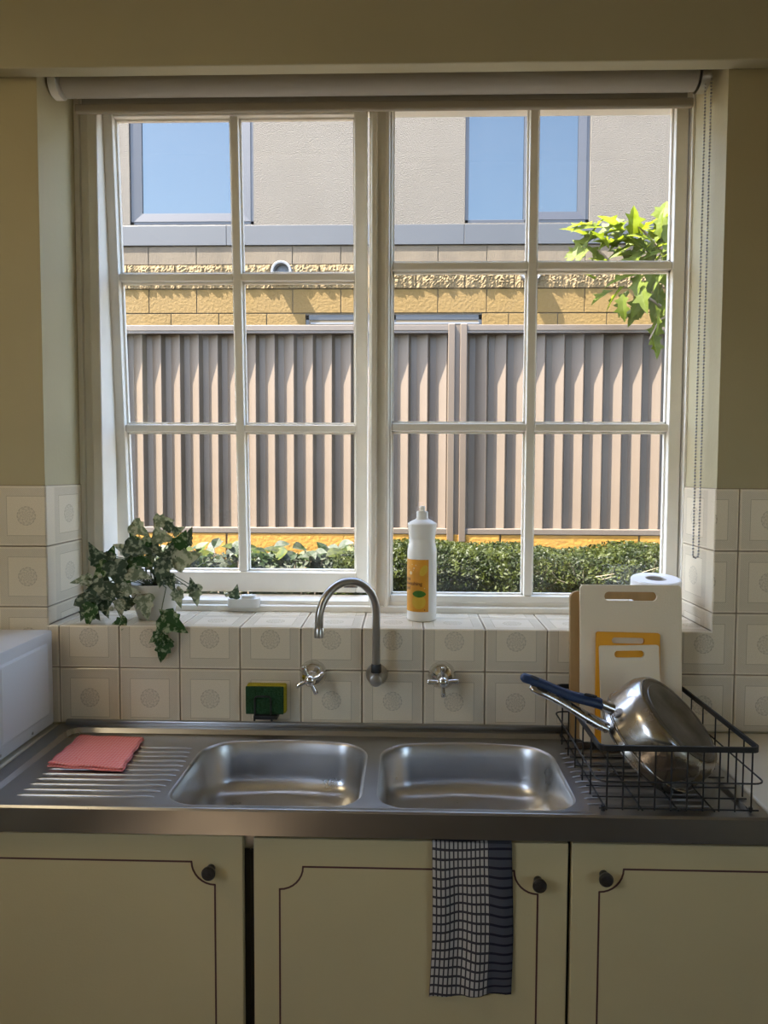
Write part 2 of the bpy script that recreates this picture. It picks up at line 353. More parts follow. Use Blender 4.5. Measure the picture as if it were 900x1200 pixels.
struct(MB().box(WALLX0-0.12, WALLX1+0.12, REAR-0.12, 0.32, -0.1, 0).build('floor', M['floor']))
struct(MB().box(WALLX0-0.12, WALLX1+0.12, REAR-0.12, 0.32, CEIL, CEIL+0.1).build('ceiling', M['ceiling']))
struct(MB().box(WALLX0, WALLX1, -0.036, 0.0065, ZO+1.420, CEIL, 0.003).build('trim_1', M['pelmet']))

# wall tiles, each one a piece of the back wall; poly in the tile plane, uv relative to the full tile
T = 0.15; G = 0.0016
def offset_rect_poly(poly, d):
    n = len(poly); out = []
    area = sum(poly[i][0]*poly[(i+1) % n][1]-poly[(i+1) % n][0]*poly[i][1] for i in range(n))
    s = 1 if area > 0 else -1
    for i in range(n):
        p0, p1, p2 = Vector(poly[i-1]), Vector(poly[i]), Vector(poly[(i+1) % n])
        a = (p1-p0).normalized(); b = (p2-p1).normalized()
        na = Vector((-a.y, a.x))*s; nb = Vector((-b.y, b.x))*s
        out.append(tuple(p1+(na+nb)*d if abs(a.dot(b)) < 0.5 else p1+na*d))
    return out
TILES = {}
def tile(poly, org, fn, name='tile', parent=None, size=(T, T)):
    p = offset_rect_poly(poly, G); q = offset_rect_poly(p, 0.0012); n = len(p)
    vs = [fn(u, v, 0.009) for u, v in p]+[fn(u, v, 0.0010) for u, v in p]+[fn(u, v, 0.0) for u, v in q]
    fs = [tuple(range(2*n, 3*n))]+[(i, (i+1) % n, n+(i+1) % n, n+i) for i in range(n)]+[(n+i, n+(i+1) % n, 2*n+(i+1) % n, 2*n+i) for i in range(n)]
    me = bpy.data.meshes.new(name); me.from_pydata([tuple(x) for x in vs], [], fs)
    uvl = me.uv_layers.new(name='UVMap'); pp = p+p+q
    for lp in me.loops:
        u, v = pp[lp.vertex_index]; uvl.data[lp.index].uv = ((u-org[0])/size[0], (v-org[1])/size[1])
    bm = bmesh.new(); bm.from_mesh(me); bmesh.ops.recalc_face_normals(bm, faces=bm.faces); bm.to_mesh(me); bm.free()
    me.materials.append(M['tile']); o = bpy.data.objects.new(name, me); COL.objects.link(o); o.parent = wall_back
    return o
front = lambda u, v, d: (u, d*0.8, v)
R = lambda x0, x1, y0, y1: [(x0, y0), (x1, y0), (x1, y1), (x0, y1)]
WT = ZO-0.140                     # worktop level at the wall
SF = SILL                          # sill tile surface
for k in range(-12, 13):
    x0, x1 = k*T, (k+1)*T
    if x1 < WALLX0+0.01 or x0 > WALLX1-0.01: continue
    x0c, x1c = max(x0, WALLX0), min(x1, WALLX1)
    tile(R(x0c, x1c, WT, ZO), (x0, ZO-T), front)                                            # bottom course
    if x1 <= XL or x0 >= XR:
        tile(R(x0c, x1c, ZO, ZO+T), (x0, ZO), front)
    elif x0 < XL: tile([(x0, ZO), (x1, ZO), (x1, SF), (XL+0.004, SF), (XL+0.004, ZO+T), (x0, ZO+T)], (x0, ZO), front)
    elif x1 > XR: tile([(x0, ZO), (x1, ZO), (x1, ZO+T), (XR-0.005, ZO+T), (XR-0.005, SF), (x0, SF)], (x0, ZO), front)
    else: tile(R(x0, x1, ZO, SF), (x0, ZO), front)
    for r in (1, 2):
        if x0 < XL: tile(R(x0c, min(x1, XL+0.004), ZO+r*T, ZO+(r+1)*T), (x0, ZO+r*T), front)
        elif x1 > XR: tile(R(max(x0, XR-0.005), x1c, ZO+r*T, ZO+(r+1)*T), (x0, ZO+r*T), front)
    # sill
    sx0, sx1 = max(x0, XL+0.003), min(x1, XR-0.003)
    if sx1-sx0 > 0.01:
        fs_ = lambda u, v, d: (u, v, SF-d)
        tile(R(sx0, sx1, 0.001, 0.151), (x0, 0.0), fs_); tile(R(sx0, sx1, 0.151, YB+0.004), (x0, 0.12), fs_)
for side, X, s in (('l', XL+0.004, 1), ('r', XR-0.005, -1)):
    fn = lambda u, v, d, X=X, s=s: (X-s*d, u, v)
    for z0, z1, zo in ((SF, ZO+T, ZO), (ZO+T, ZO+2*T, ZO+T), (ZO+2*T, ZO+3*T, ZO+2*T)):
        tile(R(0.001, YB, z0, z1), (0.125-T/2*1.15, zo), fn, size=(T*1.15, T))
# grout bed behind the tiles
mb = MB(); mb.box(WALLX0, WALLX1, 0.0040, 0.0085, WT, SF-0.004); mb.box(WALLX0, XL+0.001, 0.0040, 0.0085, SF-0.004, ZO+3*T); mb.box(XR-0.001, WALLX1, 0.0040, 0.0085, SF-0.004, ZO+3*T)
mb.box(XL, XR, 0.004, YB+0.004, SF-0.010, SF-0.0035); mb.box(XL-0.001, XL+0.001, 0.004, YB, SF-0.01, ZO+3*T); mb.box(XR-0.002, XR+0.001, 0.004, YB, SF-0.01, ZO+3*T)
g = mb.build('grout', M['grout'], wall_back)

# ------------------------------------------------------------------ the kitchen window
win = struct(empty('window_1', (0, 0, 0)))
zt = ZO+1.50
fr = MB()
# left jamb: stepped section
fr.box(XL-0.004, -0.768, YB, 0.30, SF-0.002, zt); fr.box(-0.768, -0.744, YB+0.012, 0.30, SF-0.002, zt, 0.002); fr.box(-0.744, -0.716, YB-0.004, 0.30, SF-0.002, zt, 0.004)
# right jamb
fr.box(0.842, XR+0.004, YB, 0.30, SF-0.002, zt, 0.002)
fr.build('jamb', M['trim'], win)
MB().box(-0.716, 0.842, YB+0.005, 0.30, zt-0.045, zt).build('head', M['trim'], win)
sl = MB(); sl.box(-0.716, 0.842, YB-0.002, 0.30, SF-0.002, SF+0.016, 0.003); sl.box(-0.716, 0.842, YB+0.020, 0.33, SF+0.005, SF+0.026)
sl.build('sill_rail', M['trim'], win)
ml = MB(); ml.box(0.004, 0.060, YB+0.014, 0.30, SF+0.004, zt-0.02, 0.003); ml.box(0.010, 0.026, YB-0.006, YB+0.02, SF+0.012, zt-0.02, 0.004); ml.box(0.048, 0.058, YB+0.002, YB+0.02, SF+0.012, zt-0.02, 0.003)
ml.build('mullion', M['trim'], win)
def sash(name, x0, x1, z0, z1, y, tilt, stile, top, bot, px0, px1, pz0, pz1, vx, hz, label=None):
    """sash in its own frame, hinged along the top edge; glass opening px/pz"""
    H = Vector((0, y, z1)); rot = Matrix.Rotation(tilt, 4, 'X')
    e = bpy.data.objects.new(name, None); COL.objects.link(e); e.parent = win; e.location = H; e.rotation_euler = (tilt, 0, 0); e['_w'] = (0, 0, 0)
    def part(nm, bx, mat=M['trim'], b=0.003):
        x_0, x_1, y_0, y_1, z_0, z_1 = bx
        m = MB().box(x_0, x_1, y_0, y_1, z_0-z1, z_1-z1, b); return m.build(nm, mat, e)
    part('stile', (x0, px0, 0, 0.036, z0, z1)); part('stile', (px1, x1, 0, 0.036, z0, z1))
    part('rail', (px0, px1, 0, 0.036, pz1, z1)); part('rail', (px0, px1, 0, 0.036, z0, pz0))
    xs = [px0]+[vx]+[px1]; zs = [pz0]+sorted(hz)+[pz1]; w = 0.0115
    m = MB().box(vx-w, vx+w, 0.003, 0.034, pz0-z1, pz1-z1, 0.003); m.build('muntin', M['trim'], e)
    for h in hz:
        for a, b_ in ((px0, vx-w), (vx+w, px1)):
            MB().box(a, b_, 0.004, 0.033, h-w*0.9-z1, h+w*0.9-z1, 0.003).build('muntin', M['trim'], e)
    # glazing bead round each pane, then the pane itself
    for i in range(2):
        a = xs[i]+(w if i == 1 else 0); b_ = xs[i+1]-(w if i == 0 else 0)
        for j in range(3):
            c = zs[j]+(w if j > 0 else 0); d = zs[j+1]-(w if j < 2 else 0)
            bead = MB(); q = 0.005
            bead.box(a, a+q, 0.020, 0.032, c-z1, d-z1); bead.box(b_-q, b_, 0.020, 0.032, c-z1, d-z1); bead.box(a, b_, 0.020, 0.032, c-z1, c+q-z1); bead.box(a, b_, 0.020, 0.032, d-q-z1, d-z1)
            bead.build('glazing_bead', M['trim'], e)
            MB().box(a-0.002, b_+0.002, 0.0165, 0.0195, c-z1-0.002, d-z1+0.002).build('pane', M['glass'], e)
    return e
s2 = sash('fixed_sash', 0.060, 0.838, SF+0.026, ZO+1.478, 0.222, 0.0, 0, 0, 0, 0.0655, 0.806, ZO+0.150, ZO+1.452, 0.4385, (ZO+1.035, ZO+0.607))
s1 = sash('awning_sash', -0.741, -0.003, ZO+0.135, ZO+1.485, 0.235, math.radians(3.9), 0, 0, 0, -0.690, -0.0375, ZO+0.193, ZO+1.436, -0.362, (ZO+1.018, ZO+0.604))
# winder on the sill rail and old latch on the sash
wd = MB(); p = atz(289, 703, SF+0.026); wd.prism(rrect(p.x-0.045, p.x+0.043, 0.186, 0.226, 0.018), lambda u, v, d: (u, v, d), SF+0.012, SF+0.036)
wd.prism(rrect(p.x-0.01, p.x+0.03, 0.192, 0.222, 0.012), lambda u, v, d: (u, v, d), SF+0.036, SF+0.044)
wd.build('winder_box', M['winder'], win, 40)
lt = MB(); q = aty(411, 686, 0.32); lt.box(q.x-0.02, q.x+0.02, 0.314, 0.322, q.z-0.006, q.z+0.006, 0.002); lt.box(q.x-0.006, q.x+0.016, 0.310, 0.316, q.z-0.003, q.z+0.009, 0.002)
lt.build('latch_plate', M['rust'], win)

# roller blind
bl = empty('roller_blind', (0.03, 0.09, ZO+1.44), 'rolled-up beige roller blind at the head of the window', 'blind')
c = Vector((0, 0.085, ZO+1.446))
mx = Matrix.Translation((-0.745, c.y, c.z)) @ Matrix.Rotation(pi/2, 4, 'Y')
MB().lathe([(0.034, 0), (0.034, 1.545)], 40, mx).build('fabric_roll', M['blind'], bl, 40)
bb = MB().prism(rrect(0.112, 0.128, ZO+1.388, ZO+1.412, 0.007), lambda u, v, d: (d, u, v), -0.735, 0.808); bb.build('bottom_bar', M['blindbar'], bl, 40)
MB().box(-0.72, 0.795, 0.1185, 0.1200, ZO+1.405, ZO+1.455).build('fabric_drop', M['blind'], bl)
for x0, x1 in ((-0.775, -0.755), (0.805, 0.826)):
    k = MB().prism(rrect(c.y-0.036, c.y+0.036, c.z-0.036, HEAD, 0.03), lambda u, v, d: (d, u, v), x0, x1)
    k.build('bracket', M['trim'] if x0 < 0 else M['satin'], bl, 40)
ch = MB(); xa, xb = 0.8165, 0.8345; zb = ZO+0.275; path = []
z = c.z; step = 0.0078
while z > zb+0.01: path.append((xa, z)); z -= step
path += arc((xa+xb)/2, zb+0.01, (xb-xa)/2, pi, 2*pi, 4)
z = zb+0.01+step
while z < c.z: path.append((xb, z)); z += step
ico = bmesh.new(); bmesh.ops.create_icosphere(ico, subdivisions=1, radius=0.0030); ico.verts.index_update()
iv = [v.co.copy() for v in ico.verts]; iff = [[v.index for v in f.verts] for f in ico.faces]; ico.free()
for x, z in path: ch.add([(x+v.x, 0.062+v.y+ (x-xa)*0.6, z+v.z) for v in iv], iff)
cho = ch.build('bead_chain', M['bead'], bl, 80); cho['kind'] = 'stuff'

# ------------------------------------------------------------------ sink
DK = ZO-0.150; RIM = DK+0.010
SX0, SX1, SYF, SYB = -0.752, 0.786, -0.437, -0.001
sink = empty('kitchen_sink', (0.02, -0.22, ZO-0.20), 'long stainless steel double bowl kitchen sink with drainers', 'sink')
def bowl_outline(x0, x1, y0, y1, rf, rb, bulge=0.010, n=10, wside=0.0):
    pts = []
    pts += arc(x1-rb, y1-rb, rb, 0, pi/2, n)
    m = 8
    for i in range(1, m):
        t = i/m; x = (x1-rb)+(x0+rb-(x1-rb))*t; pts.append((x, y1+bulge*math.sin(pi*t)))
    pts += arc(x0+rb, y1-rb, rb, pi/2, pi, n)
    pts += arc(x0+rf, y0+rf, rf, pi, 1.5*pi, n)
    pts += arc(x1-rf, y0+rf, rf, 1.5*pi, 2*pi, n)
    return pts
def inset(pts, d):
    n = len(pts); out = []
    for i in range(n):
        a = Vector(pts[i-1]); b = Vector(pts[(i+1) % n]); t = (b-a).normalized(); out.append((pts[i][0]-t.y*d, pts[i][1]+t.x*d))
    return out
B1 = bowl_outline(-0.362, 0.022, -0.415, -0.078, 0.060, 0.085)
B2 = bowl_outline(0.050, 0.440, -0.415, -0.078, 0.060, 0.085)
bm = bmesh.new()
def loop(pts, z): return [bm.verts.new((x, y, z)) for x, y in pts]
def bridge(a, b):
    n = len(a)
    for i in range(n): bm.faces.new((a[i], a[(i+1) % n], b[(i+1) % n], b[i]))
def ring_edges(a):
    n = len(a); return [bm.edges.get((a[i], a[(i+1) % n])) or bm.edges.new((a[i], a[(i+1) % n])) for i in range(n)]
o0 = rrect(SX0, SX1, SYF, SYB, 0.006, 6); i0 = rrect(SX0+0.042, SX1-0.036, SYF+0.010, SYB-0.030, 0.030, 6); i1 = rrect(SX0+0.050, SX1-0.044, SYF+0.016, SYB-0.037, 0.026, 6)
lb = loop(o0, DK-0.048); l00 = loop(o0, DK-0.002); l0 = loop(rrect(SX0+0.003, SX1-0.003, SYF+0.004, SYB, 0.006, 6), RIM-0.0045)
# the front nosing sits low, the back rim high
for v in l0:
    t = (v.co.y-SYF)/(SYB-SYF); v.co.z = DK+0.0015+min(1, max(0, (t-0.02)/0.1))*0.0085
la = loop(i0, RIM); 
for v in la:
    t = (v.co.y-SYF)/(SYB-SYF); v.co.z = DK+0.0015+min(1, max(0, (t-0.02)/0.1))*0.0085
l1 = loop(i1, DK)
bridge(lb, l00); bridge(l00, l0); bridge(l0, la); bridge(la, l1)
h1 = loop(B1, DK); h2 = loop(B2, DK)
es = ring_edges(l1)+ring_edges(h1)+ring_edges(h2)
bmesh.ops.triangle_fill(bm, use_beauty=True, edges=es)
dm = MB(); bm.normal_update(); dm.bm(bm)
deck = dm.build('deck', M['steel'], sink, 25)
def bowl(B):
    rows = []
    prof = [(0, 0), (0.003, -0.0012), (0.006, -0.006), (0.010, -0.03), (0.016, -0.075)]
    rr_ = 0.038; zz = -0.075; xx = 0.016
    for i in range(1, 7):
        a = i/6*pi/2; prof.append((xx+rr_*(1-math.cos(a)), zz-rr_*math.sin(a)))
    m = MB(); n = len(B); P = [inset(B, d) for d, _ in prof]
    for (d, z), pts in zip(prof, P): m.v += [(x, y, DK+z) for x, y in pts]
    for i in range(len(prof)-1):
        for k in range(n): m.f.append((i*n+k, i*n+(k+1) % n, (i+1)*n+(k+1) % n, (i+1)*n+k))
    # floor slopes gently to the waste
    cx = sum(p[0] for p in B)/n; cy = sum(p[1] for p in B)/n; base = (len(prof)-1)*n; zf = DK+prof[-1][1]
    for s_, dz in ((0.6, -0.003), (0.2, -0.006)):
        st = len(m.v); m.v += [(cx+(x-cx)*s_, cy+(y-cy)*s_, zf+dz) for x, y in P[-1]]
        for k in range(n): m.f.append((base+k, base+(k+1) % n, st+(k+1) % n, st+k))
        base = st
    m.f.append(tuple(base+k for k in range(n)))
    o = m.build('bowl', M['bowlsteel'], sink, 60)
    w = MB().lathe([(0.042, 0), (0.042, 0.003), (0.032, 0.004), (0.028, -0.002), (0.0, -0.004)], 28, Matrix.Translation((cx, cy, zf-0.0055)), capt=False)
    child('waste_ring', w, M['chrome'], o, 40)
    return o
bowl(B1); bowl(B2)
# drainer ridges: low half round ribs pressed in the deck
for xa, xb_, nr in ((-0.655, -0.375, 11), (0.462, 0.700, 11)):
    m = MB()
    for i in range(nr):
        y = -0.385+i*0.0255; t = (y+0.385)/0.26
        if xa < 0: a = xa+0.0; b = -0.385+0.012*math.sin(t*pi)
        else: a = 0.458; b = xb_
        m.tube([(a, y, DK-0.0022), (a+0.012, y, DK-0.0002), (b-0.012, y, DK-0.0002), (b, y, DK-0.0022)], 0.0032, 8)
    m.build('drainer_ridges', M['steel'], sink, 60)
# upstand against the tiles
MB().box(SX0+0.02, SX1, -0.014, -0.001, RIM-0.003, RIM+0.012, 0.003).build('upstand', M['steel'], sink, 40)

# ------------------------------------------------------------------ worktops and cabinets
wl = MB().box(WALLX0, SX0-0.002, SYF, 0.004, DK-0.048, RIM-0.003, 0.004).build('worktop', M['laminate'])
tag(wl, 'cream laminate worktop under the white metal appliance', 'worktop')
wr = MB().box(SX1+0.001, WALLX1, SYF, 0.004, DK-0.048, RIM-0.003, 0.004).build('worktop', M['laminate'])
tag(wr, 'pale cream laminate worktop at the dish rack end of the sink', 'worktop')
DY = -0.415                                 # face of the doors
def cabinet(x0, x1, dx0, dx1, dtop, lab, kx, kz, lx0, lx1, lz, cut=0.045, notch=(True, True)):
    c = empty('base_cabinet', ((x0+x1)/2, -0.2, 0), lab, 'cabinet')
    b = MB(); b.box(x0, x1, DY+0.022, -0.001, 0.10, DK-0.16); b.box(x0, x1, DY+0.022, DY+0.03, DK-0.16, DK-0.050); b.box(x0, x1, DY+0.06, -0.001, 0.0, 0.10)
    b.build('body', M['carcass'], c)
    d = MB().box(dx0, dx1, DY, DY+0.019, 0.115, dtop, 0.002).build('door', M['door'], c)
    k = MB().lathe([(0.008, 0), (0.007, 0.010), (0.0125, 0.016), (0.0135, 0.022), (0.011, 0.026), (0.004, 0.0275)], 24, Matrix.Translation((kx, DY, kz)) @ Matrix.Rotation(pi/2, 4, 'X'))
    kb = child('knob', k, M['knob'], d, 40)
    zb = 0.17
    pts = [(lx0+cut, lz), (lx1-cut, lz)]+arc(lx1, lz, cut, pi, 1.5*pi, 8)+[(lx1, zb+cut)]+arc(lx1, zb, cut, pi/2, pi, 8)+[(lx0+cut, zb)]+arc(lx0, zb, cut, 0, pi/2, 8)+[(lx0, lz-cut)]+arc(lx0, lz, cut, 1.5*pi, 2*pi, 8)
    m = MB(); n = len(pts); w = 0.0017
    for i in range(n):
        a = Vector(pts[i]); e = Vector(pts[(i+1) % n])
        if (e-a).length < 1e-6: continue
        t = (e-a).normalized(); nn = Vector((-t.y, t.x))*w; a2 = a-t*0.001; e2 = e+t*0.001
        q = [a2+nn, e2+nn, e2-nn, a2-nn]
        m.add([(p.x, DY-0.0006, p.y) for p in q]+[(p.x, DY+0.001, p.y) for p in q], [(0, 1, 2, 3), (0, 4, 5, 1), (1, 5, 6, 2), (2, 6, 7, 3), (3, 7, 4, 0)])
    child('inset_line', m, M['line'], d)
    return c
cabinet(-0.805, -0.194, -0.800, -0.204, ZO-0.2105, 'cream base cabinet below the pink cloth drainer', -0.265, ZO-0.274, -0.746, -0.258, ZO-0.262)
cabinet(-0.193, 0.4185, -0.183, 0.4155, ZO-0.2135, 'cream base cabinet with the checked towel over its door', 0.359, ZO-0.285, -0.133, 0.359, ZO-0.268)
cabinet(0.4195, 1.03, 0.4225, 1.022, ZO-0.2125, 'cream base cabinet below the dish rack', 0.482, ZO-0.271, 0.475, 0.968, ZO-0.261)

# tea towel over the middle door
def towel():
    nx, nz = 30, 60; x0, w = 0.158, 0.150; top = ZO-0.2125; L_ = 0.305
    vs = []; uvs = []
    for j in range(-6, nz+1):
        for i in range(nx+1):
            u = i/nx; s = j/nz*L_
            if j >= 0:
                z = top+0.002-s-0.004*math.sin(u*pi)*0-(u*0.002); dy = 0.0085+0.0030*math.sin(u*9+s*10)*min(1, s/0.05)+0.003*math.sin(u*17-s*6)*min(1, s/0.1)
                y = DY-dy; x = x0+u*w+0.004*math.sin(s*14)*(s/L_)+0.006*u*(s/L_)
                if j == nz: z += 0.012*u+0.001*random.random()
                elif j > nz-14: z += 0.012*u*((j-nz+14)/14)
            else:
                t = -j/6; x = x0+u*w; z = top+0.003+0.0*t; y = DY-0.0045+t*0.021
            vs.append((x, y, z)); uvs.append((u*w+0.002, (L_*nz/nz-s+0.003*math.sin(u*5+s*16))))
    fs = []; m = nx+1
    for j in range(nz+6):
        for i in range(nx): fs.append((j*m+i, j*m+i+1, (j+1)*m+i+1, (j+1)*m+i))
    me = bpy.data.meshes.new('tea_towel'); me.from_pydata(vs, [], fs); uv = me.uv_layers.new(name='UVMap')
    for lp in me.loops: uv.data[lp.index].uv = uvs[lp.vertex_index]
    o = link('tea_towel', me, M['check'], None, 60)
    sm = o.modifiers.new('thick', 'SOLIDIFY'); sm.thickness = 0.0016; sm.offset = 0
    tag(o, 'black and white checked tea towel with grey border hung on cabinet door', 'towel')
towel()

# white appliance on the left worktop
mw = empty('microwave_oven', (-1.0, -0.2, RIM), 'white metal microwave-like appliance beside the sink', 'appliance')
ax1 = -0.757; az0, az1 = RIM+0.006, ZO+0.098; ay0, ay1 = -0.375, -0.018
MB().box(ax1-0.47, ax1, ay0, ay1, az0, az1, 0.005).build('casing', M['enamel'], mw, 40)
pm = MB(); r0 = rrect(-0.262, -0.045, az0+0.028, az1-0.026, 0.006, 4); r1 = rrect(-0.256, -0.051, az0+0.034, az1-0.032, 0.005, 4); n = len(r0)
pm.v += [(ax1-0.0005, y, z) for y, z in r0]+[(ax1+0.004, y, z) for y, z in r1]
pm.f += [(i, (i+1) % n, n+(i+1) % n, n+i) for i in range(n)]+[tuple(range(n, 2*n))]
pm.build('pressed_panel', M['enamel'], mw, 30)
for y in (-0.125, -0.262):
    MB().lathe([(0.0035, -0.001), (0.0033, 0.0015), (0.001, 0.0022)], 12, Matrix.Translation((ax1, y, az0+0.012)) @ Matrix.Rotation(pi/2, 4, 'Y')).build('screw', M['satin'], mw, 40)
for x in (ax1-0.43, ax1-0.04):
    for y in (ay0+0.04, ay1-0.04): MB().lathe([(0.012, RIM-0.003), (0.012, az0+0.001)], 12, Matrix.Translation((x, y, 0))).build('foot', M['black'], mw, 40)

# pink dish cloth, folded
def dish_cloth():
    A = [atz(55, 901, DK), atz(143, 907, DK), atz(168, 869, DK), atz(93, 866.5, DK)]; m = MB(); n = 24
    o = empty('dish_cloth', (A[0]+A[2])/2, 'folded pink textured dish cloth on the ribbed drainer', 'cloth')
    for layer, (z0, sc) in enumerate(((0.0055, 1.0), (0.0100, 0.985))):
        m = MB(); vs = []
        for j in range(n+1):
            for i in range(n+1):
                u, v = i/n, j/n; u2 = 0.5+(u-0.5)*sc; v2 = 0.5+(v-0.5)*sc
                p = (A[0]*(1-u2)+A[1]*u2)*(1-v2)+(A[3]*(1-u2)+A[2]*u2)*v2
                ed = min(u, 1-u, v, 1-v)
                z = DK+z0+0.0012*math.sin(u*11+layer)*math.sin(v*7)+(0.003*layer*(math.sin(u*6+1))**2 if v < 0.08 else 0)
                vs.append((p.x+0.0015*math.sin(v*20), p.y+0.0015*math.sin(u*15+layer), z))
        k = n+1
        m.add(vs, [(j*k+i, j*k+i+1, (j+1)*k+i+1, (j+1)*k+i) for j in range(n) for i in range(n)])
        q = m.build('fold', M['cloth'], o, 60); s = q.modifiers.new('thick', 'SOLIDIFY'); s.thickness = 0.0032; s.offset = 0
dish_cloth()

# ------------------------------------------------------------------ spout and taps
sp = empty('tap_spout', (0.036, 0, ZO), 'satin chrome gooseneck spout on the tiled wall', 'tap')
mw_ = Matrix.Translation((0.036, 0, ZO-0.008)) @ Matrix.Rotation(pi/2, 4, 'X')
MB().lathe([(0.027, 0), (0.0265, 0.006), (0.022, 0.016), (0.0175, 0.024), (0.0165, 0.052), (0.014, 0.060), (0.006, 0.063)], 32, mw_).build('wall_flange', M['satin'], sp, 50)
base = Vector((0.0365, -0.048, ZO+0.0)); dxy = Vector((-0.124, -0.105)); rad = dxy.length/2; dn = dxy.normalized()
zc = ZO+0.235-rad
pts = [base+Vector((0, 0, z)) for z in (0.0, 0.03, 0.07, 0.11)]+[Vector((base.x, base.y, zc))]
for i in range(1, 25):
    a = pi*i/24; off = rad*(1-math.cos(a)); pts.append(Vector((base.x+dn.x*off, base.y+dn.y*off, zc+rad*math.sin(a))))
pts.append(Vector((base.x+dxy.x, base.y+dxy.y, ZO+0.118)))
MB().tube(pts, 0.0095, 20).build('pipe', M['satin'], sp, 50)
MB().lathe([(0.0125, ZO+0.010), (0.0125, ZO+0.026), (0.0105, ZO+0.030)], 24, Matrix.Translation((base.x, base.y, 0))).build('collar', M['black'], sp, 40)
e_ = pts[-1]; MB().lathe([(0.0108, -0.002), (0.0108, 0.018), (0.0096, 0.020)], 24, Matrix.Translation(e_)).build('nozzle', M['satin'], sp, 40)
def cross_tap(x, z, rot, lab):
    t = empty('wall_tap', (x, 0, z), lab, 'tap', None)
    mt = Matrix.Translation((x, 0, z)) @ Matrix.Rotation(pi/2, 4, 'X')
    MB().lathe([(0.034, 0), (0.0335, 0.004), (0.030, 0.012), (0.022, 0.022), (0.015, 0.027), (0.0125, 0.030), (0.0115, 0.046)], 36, mt).build('flange', M['chrome'], t, 50)
    h = MB().lathe([(0.0115, 0.044), (0.0135, 0.050), (0.0135, 0.066), (0.0105, 0.071), (0.0095, 0.0725), (0.003, 0.0735)], 24, mt).build('handle_hub', M['chrome'], t, 50)
    for k in range(4):
        a = rot+k*pi/2; d = Vector((math.cos(a), 0, math.sin(a)))
        c0 = Vector((x, -0.0585, z)); p = [c0+d*s for s in (0.008, 0.014, 0.024, 0.034, 0.0365)]
        MB().tube(p, [0.0045, 0.0045, 0.0052, 0.0062, 0.0050], 14).build('handle_arm', M['chrome'], t, 50)
cross_tap(-0.120, ZO-0.008, math.radians(25), 'chrome cross-handled wall tap between the sponge and the spout')
cross_tap(0.195, ZO-0.008, math.radians(2), 'chrome cross-handled wall tap below the washing-up bottle')

# sponge in its wire holder
hx0, hx1 = -0.280, -0.188
sh = empty('sponge_holder', (-0.232, 0, ZO-0.10), 'black wire sponge holder on the tile wall', 'holder')
m = MB(); U = []
for u, v in [(-0.257, ZO-0.112)]+[(-0.257, ZO-0.072)]+arc(-0.249, ZO-0.064, 0.008, pi, pi/2, 4)+arc(-0.226, ZO-0.064, 0.008, pi/2, 0, 4)+[(-0.218, ZO-0.112)]: U.append((u, -0.036, v))
m.tube(U, 0.0022, 8).build('front_loop', M['black'], sh, 60)
m = MB(); m.box(-0.260, -0.202, -0.040, -0.001, ZO-0.112, ZO-0.102, 0.002); m.build('tray', M['black'], sh)
MB().box(-0.250, -0.215, -0.004, -0.0005, ZO-0.103, ZO-0.06, 0.001).build('back_plate', M['black'], sh)
for x in (-0.258, -0.216): MB().tube([(x, -0.036, ZO-0.104), (x, -0.036, ZO-0.116)], 0.0025, 8).build('peg', M['black'], sh)
sg = empty('sponge', (-0.234, -0.02, ZO-0.10), 'green scourer sponge with yellow foam back on the wall holder', 'sponge')
MB().box(hx0, hx1, -0.033, -0.027, ZO-0.101, ZO-0.033, 0.002).build('scourer', M['green'], sg)
MB().box(hx0+0.001, hx1+0.005, -0.027, -0.0055, ZO-0.1005, ZO-0.030, 0.004).build('foam', M['foam'], sg)

# ------------------------------------------------------------------ dish rack with boards and pans
RX0, RX1, RY0, RY1 = 0.470, 0.765, -0.420, -0.022; RT_ = ZO-0.026; RB = DK+0.006
rk = empty('dish_rack', (0.62, -0.22, DK), 'black wire dish rack on the sink drainer', 'dish rack')
def ring(x0, x1, y0, y1, z, r, n=5): return [(x, y, z) for x, y in rrect(x0, x1, y0, y1, r, n)]
MB().tube(ring(RX0, RX1, RY0, RY1, RT_, 0.014), 0, closed=True, flat=(0.004, 0.0105)).build('top_rim', M['black'], rk)
MB().tube(ring(RX0-0.004, RX1+0.010, RY0-0.005, RY1, ZO-0.088, 0.02), 0.0018, 6, closed=True).build('side_hoop', M['black'], rk, 60)
def upright(x, y, z0=RB, z1=RT_): MB().tube([(x, y, z0), (x, y, z1)], 0.0017, 6).build('upright_wire', M['black'], rk, 60)
nfx = 10
for i in range(nfx):
    x = RX0+0.014+(RX1-RX0-0.028)*i/(nfx-1); upright(x, RY0); upright(x, RY1)
nfy = 6
for i in range(1, nfy):
    y = RY0+(RY1-RY0)*i/nfy; upright(RX0, y); upright(RX1, y)
for i in range(5):
    x = RX0+0.014+(RX1-RX0-0.028)*i/4; MB().tube([(x, RY0, RB), (x, RY1, RB)], 0.0017, 6).build('floor_wire', M['black'], rk, 60)
for i in range(9):
    y = RY0+(RY1-RY0)*i/8; MB().tube([(RX0, y, RB+0.003), (RX1, y, RB+0.003)], 0.0016, 6).build('floor_wire', M['black'], rk, 60)
for x in (RX0+0.01, RX1-0.01):
    for y in (RY0+0.01, RY1-0.01): MB().lathe([(0.004, DK), (0.004, RB+0.004)], 10, Matrix.Translation((x, y, 0))).build('foot', M['black'], rk, 40)

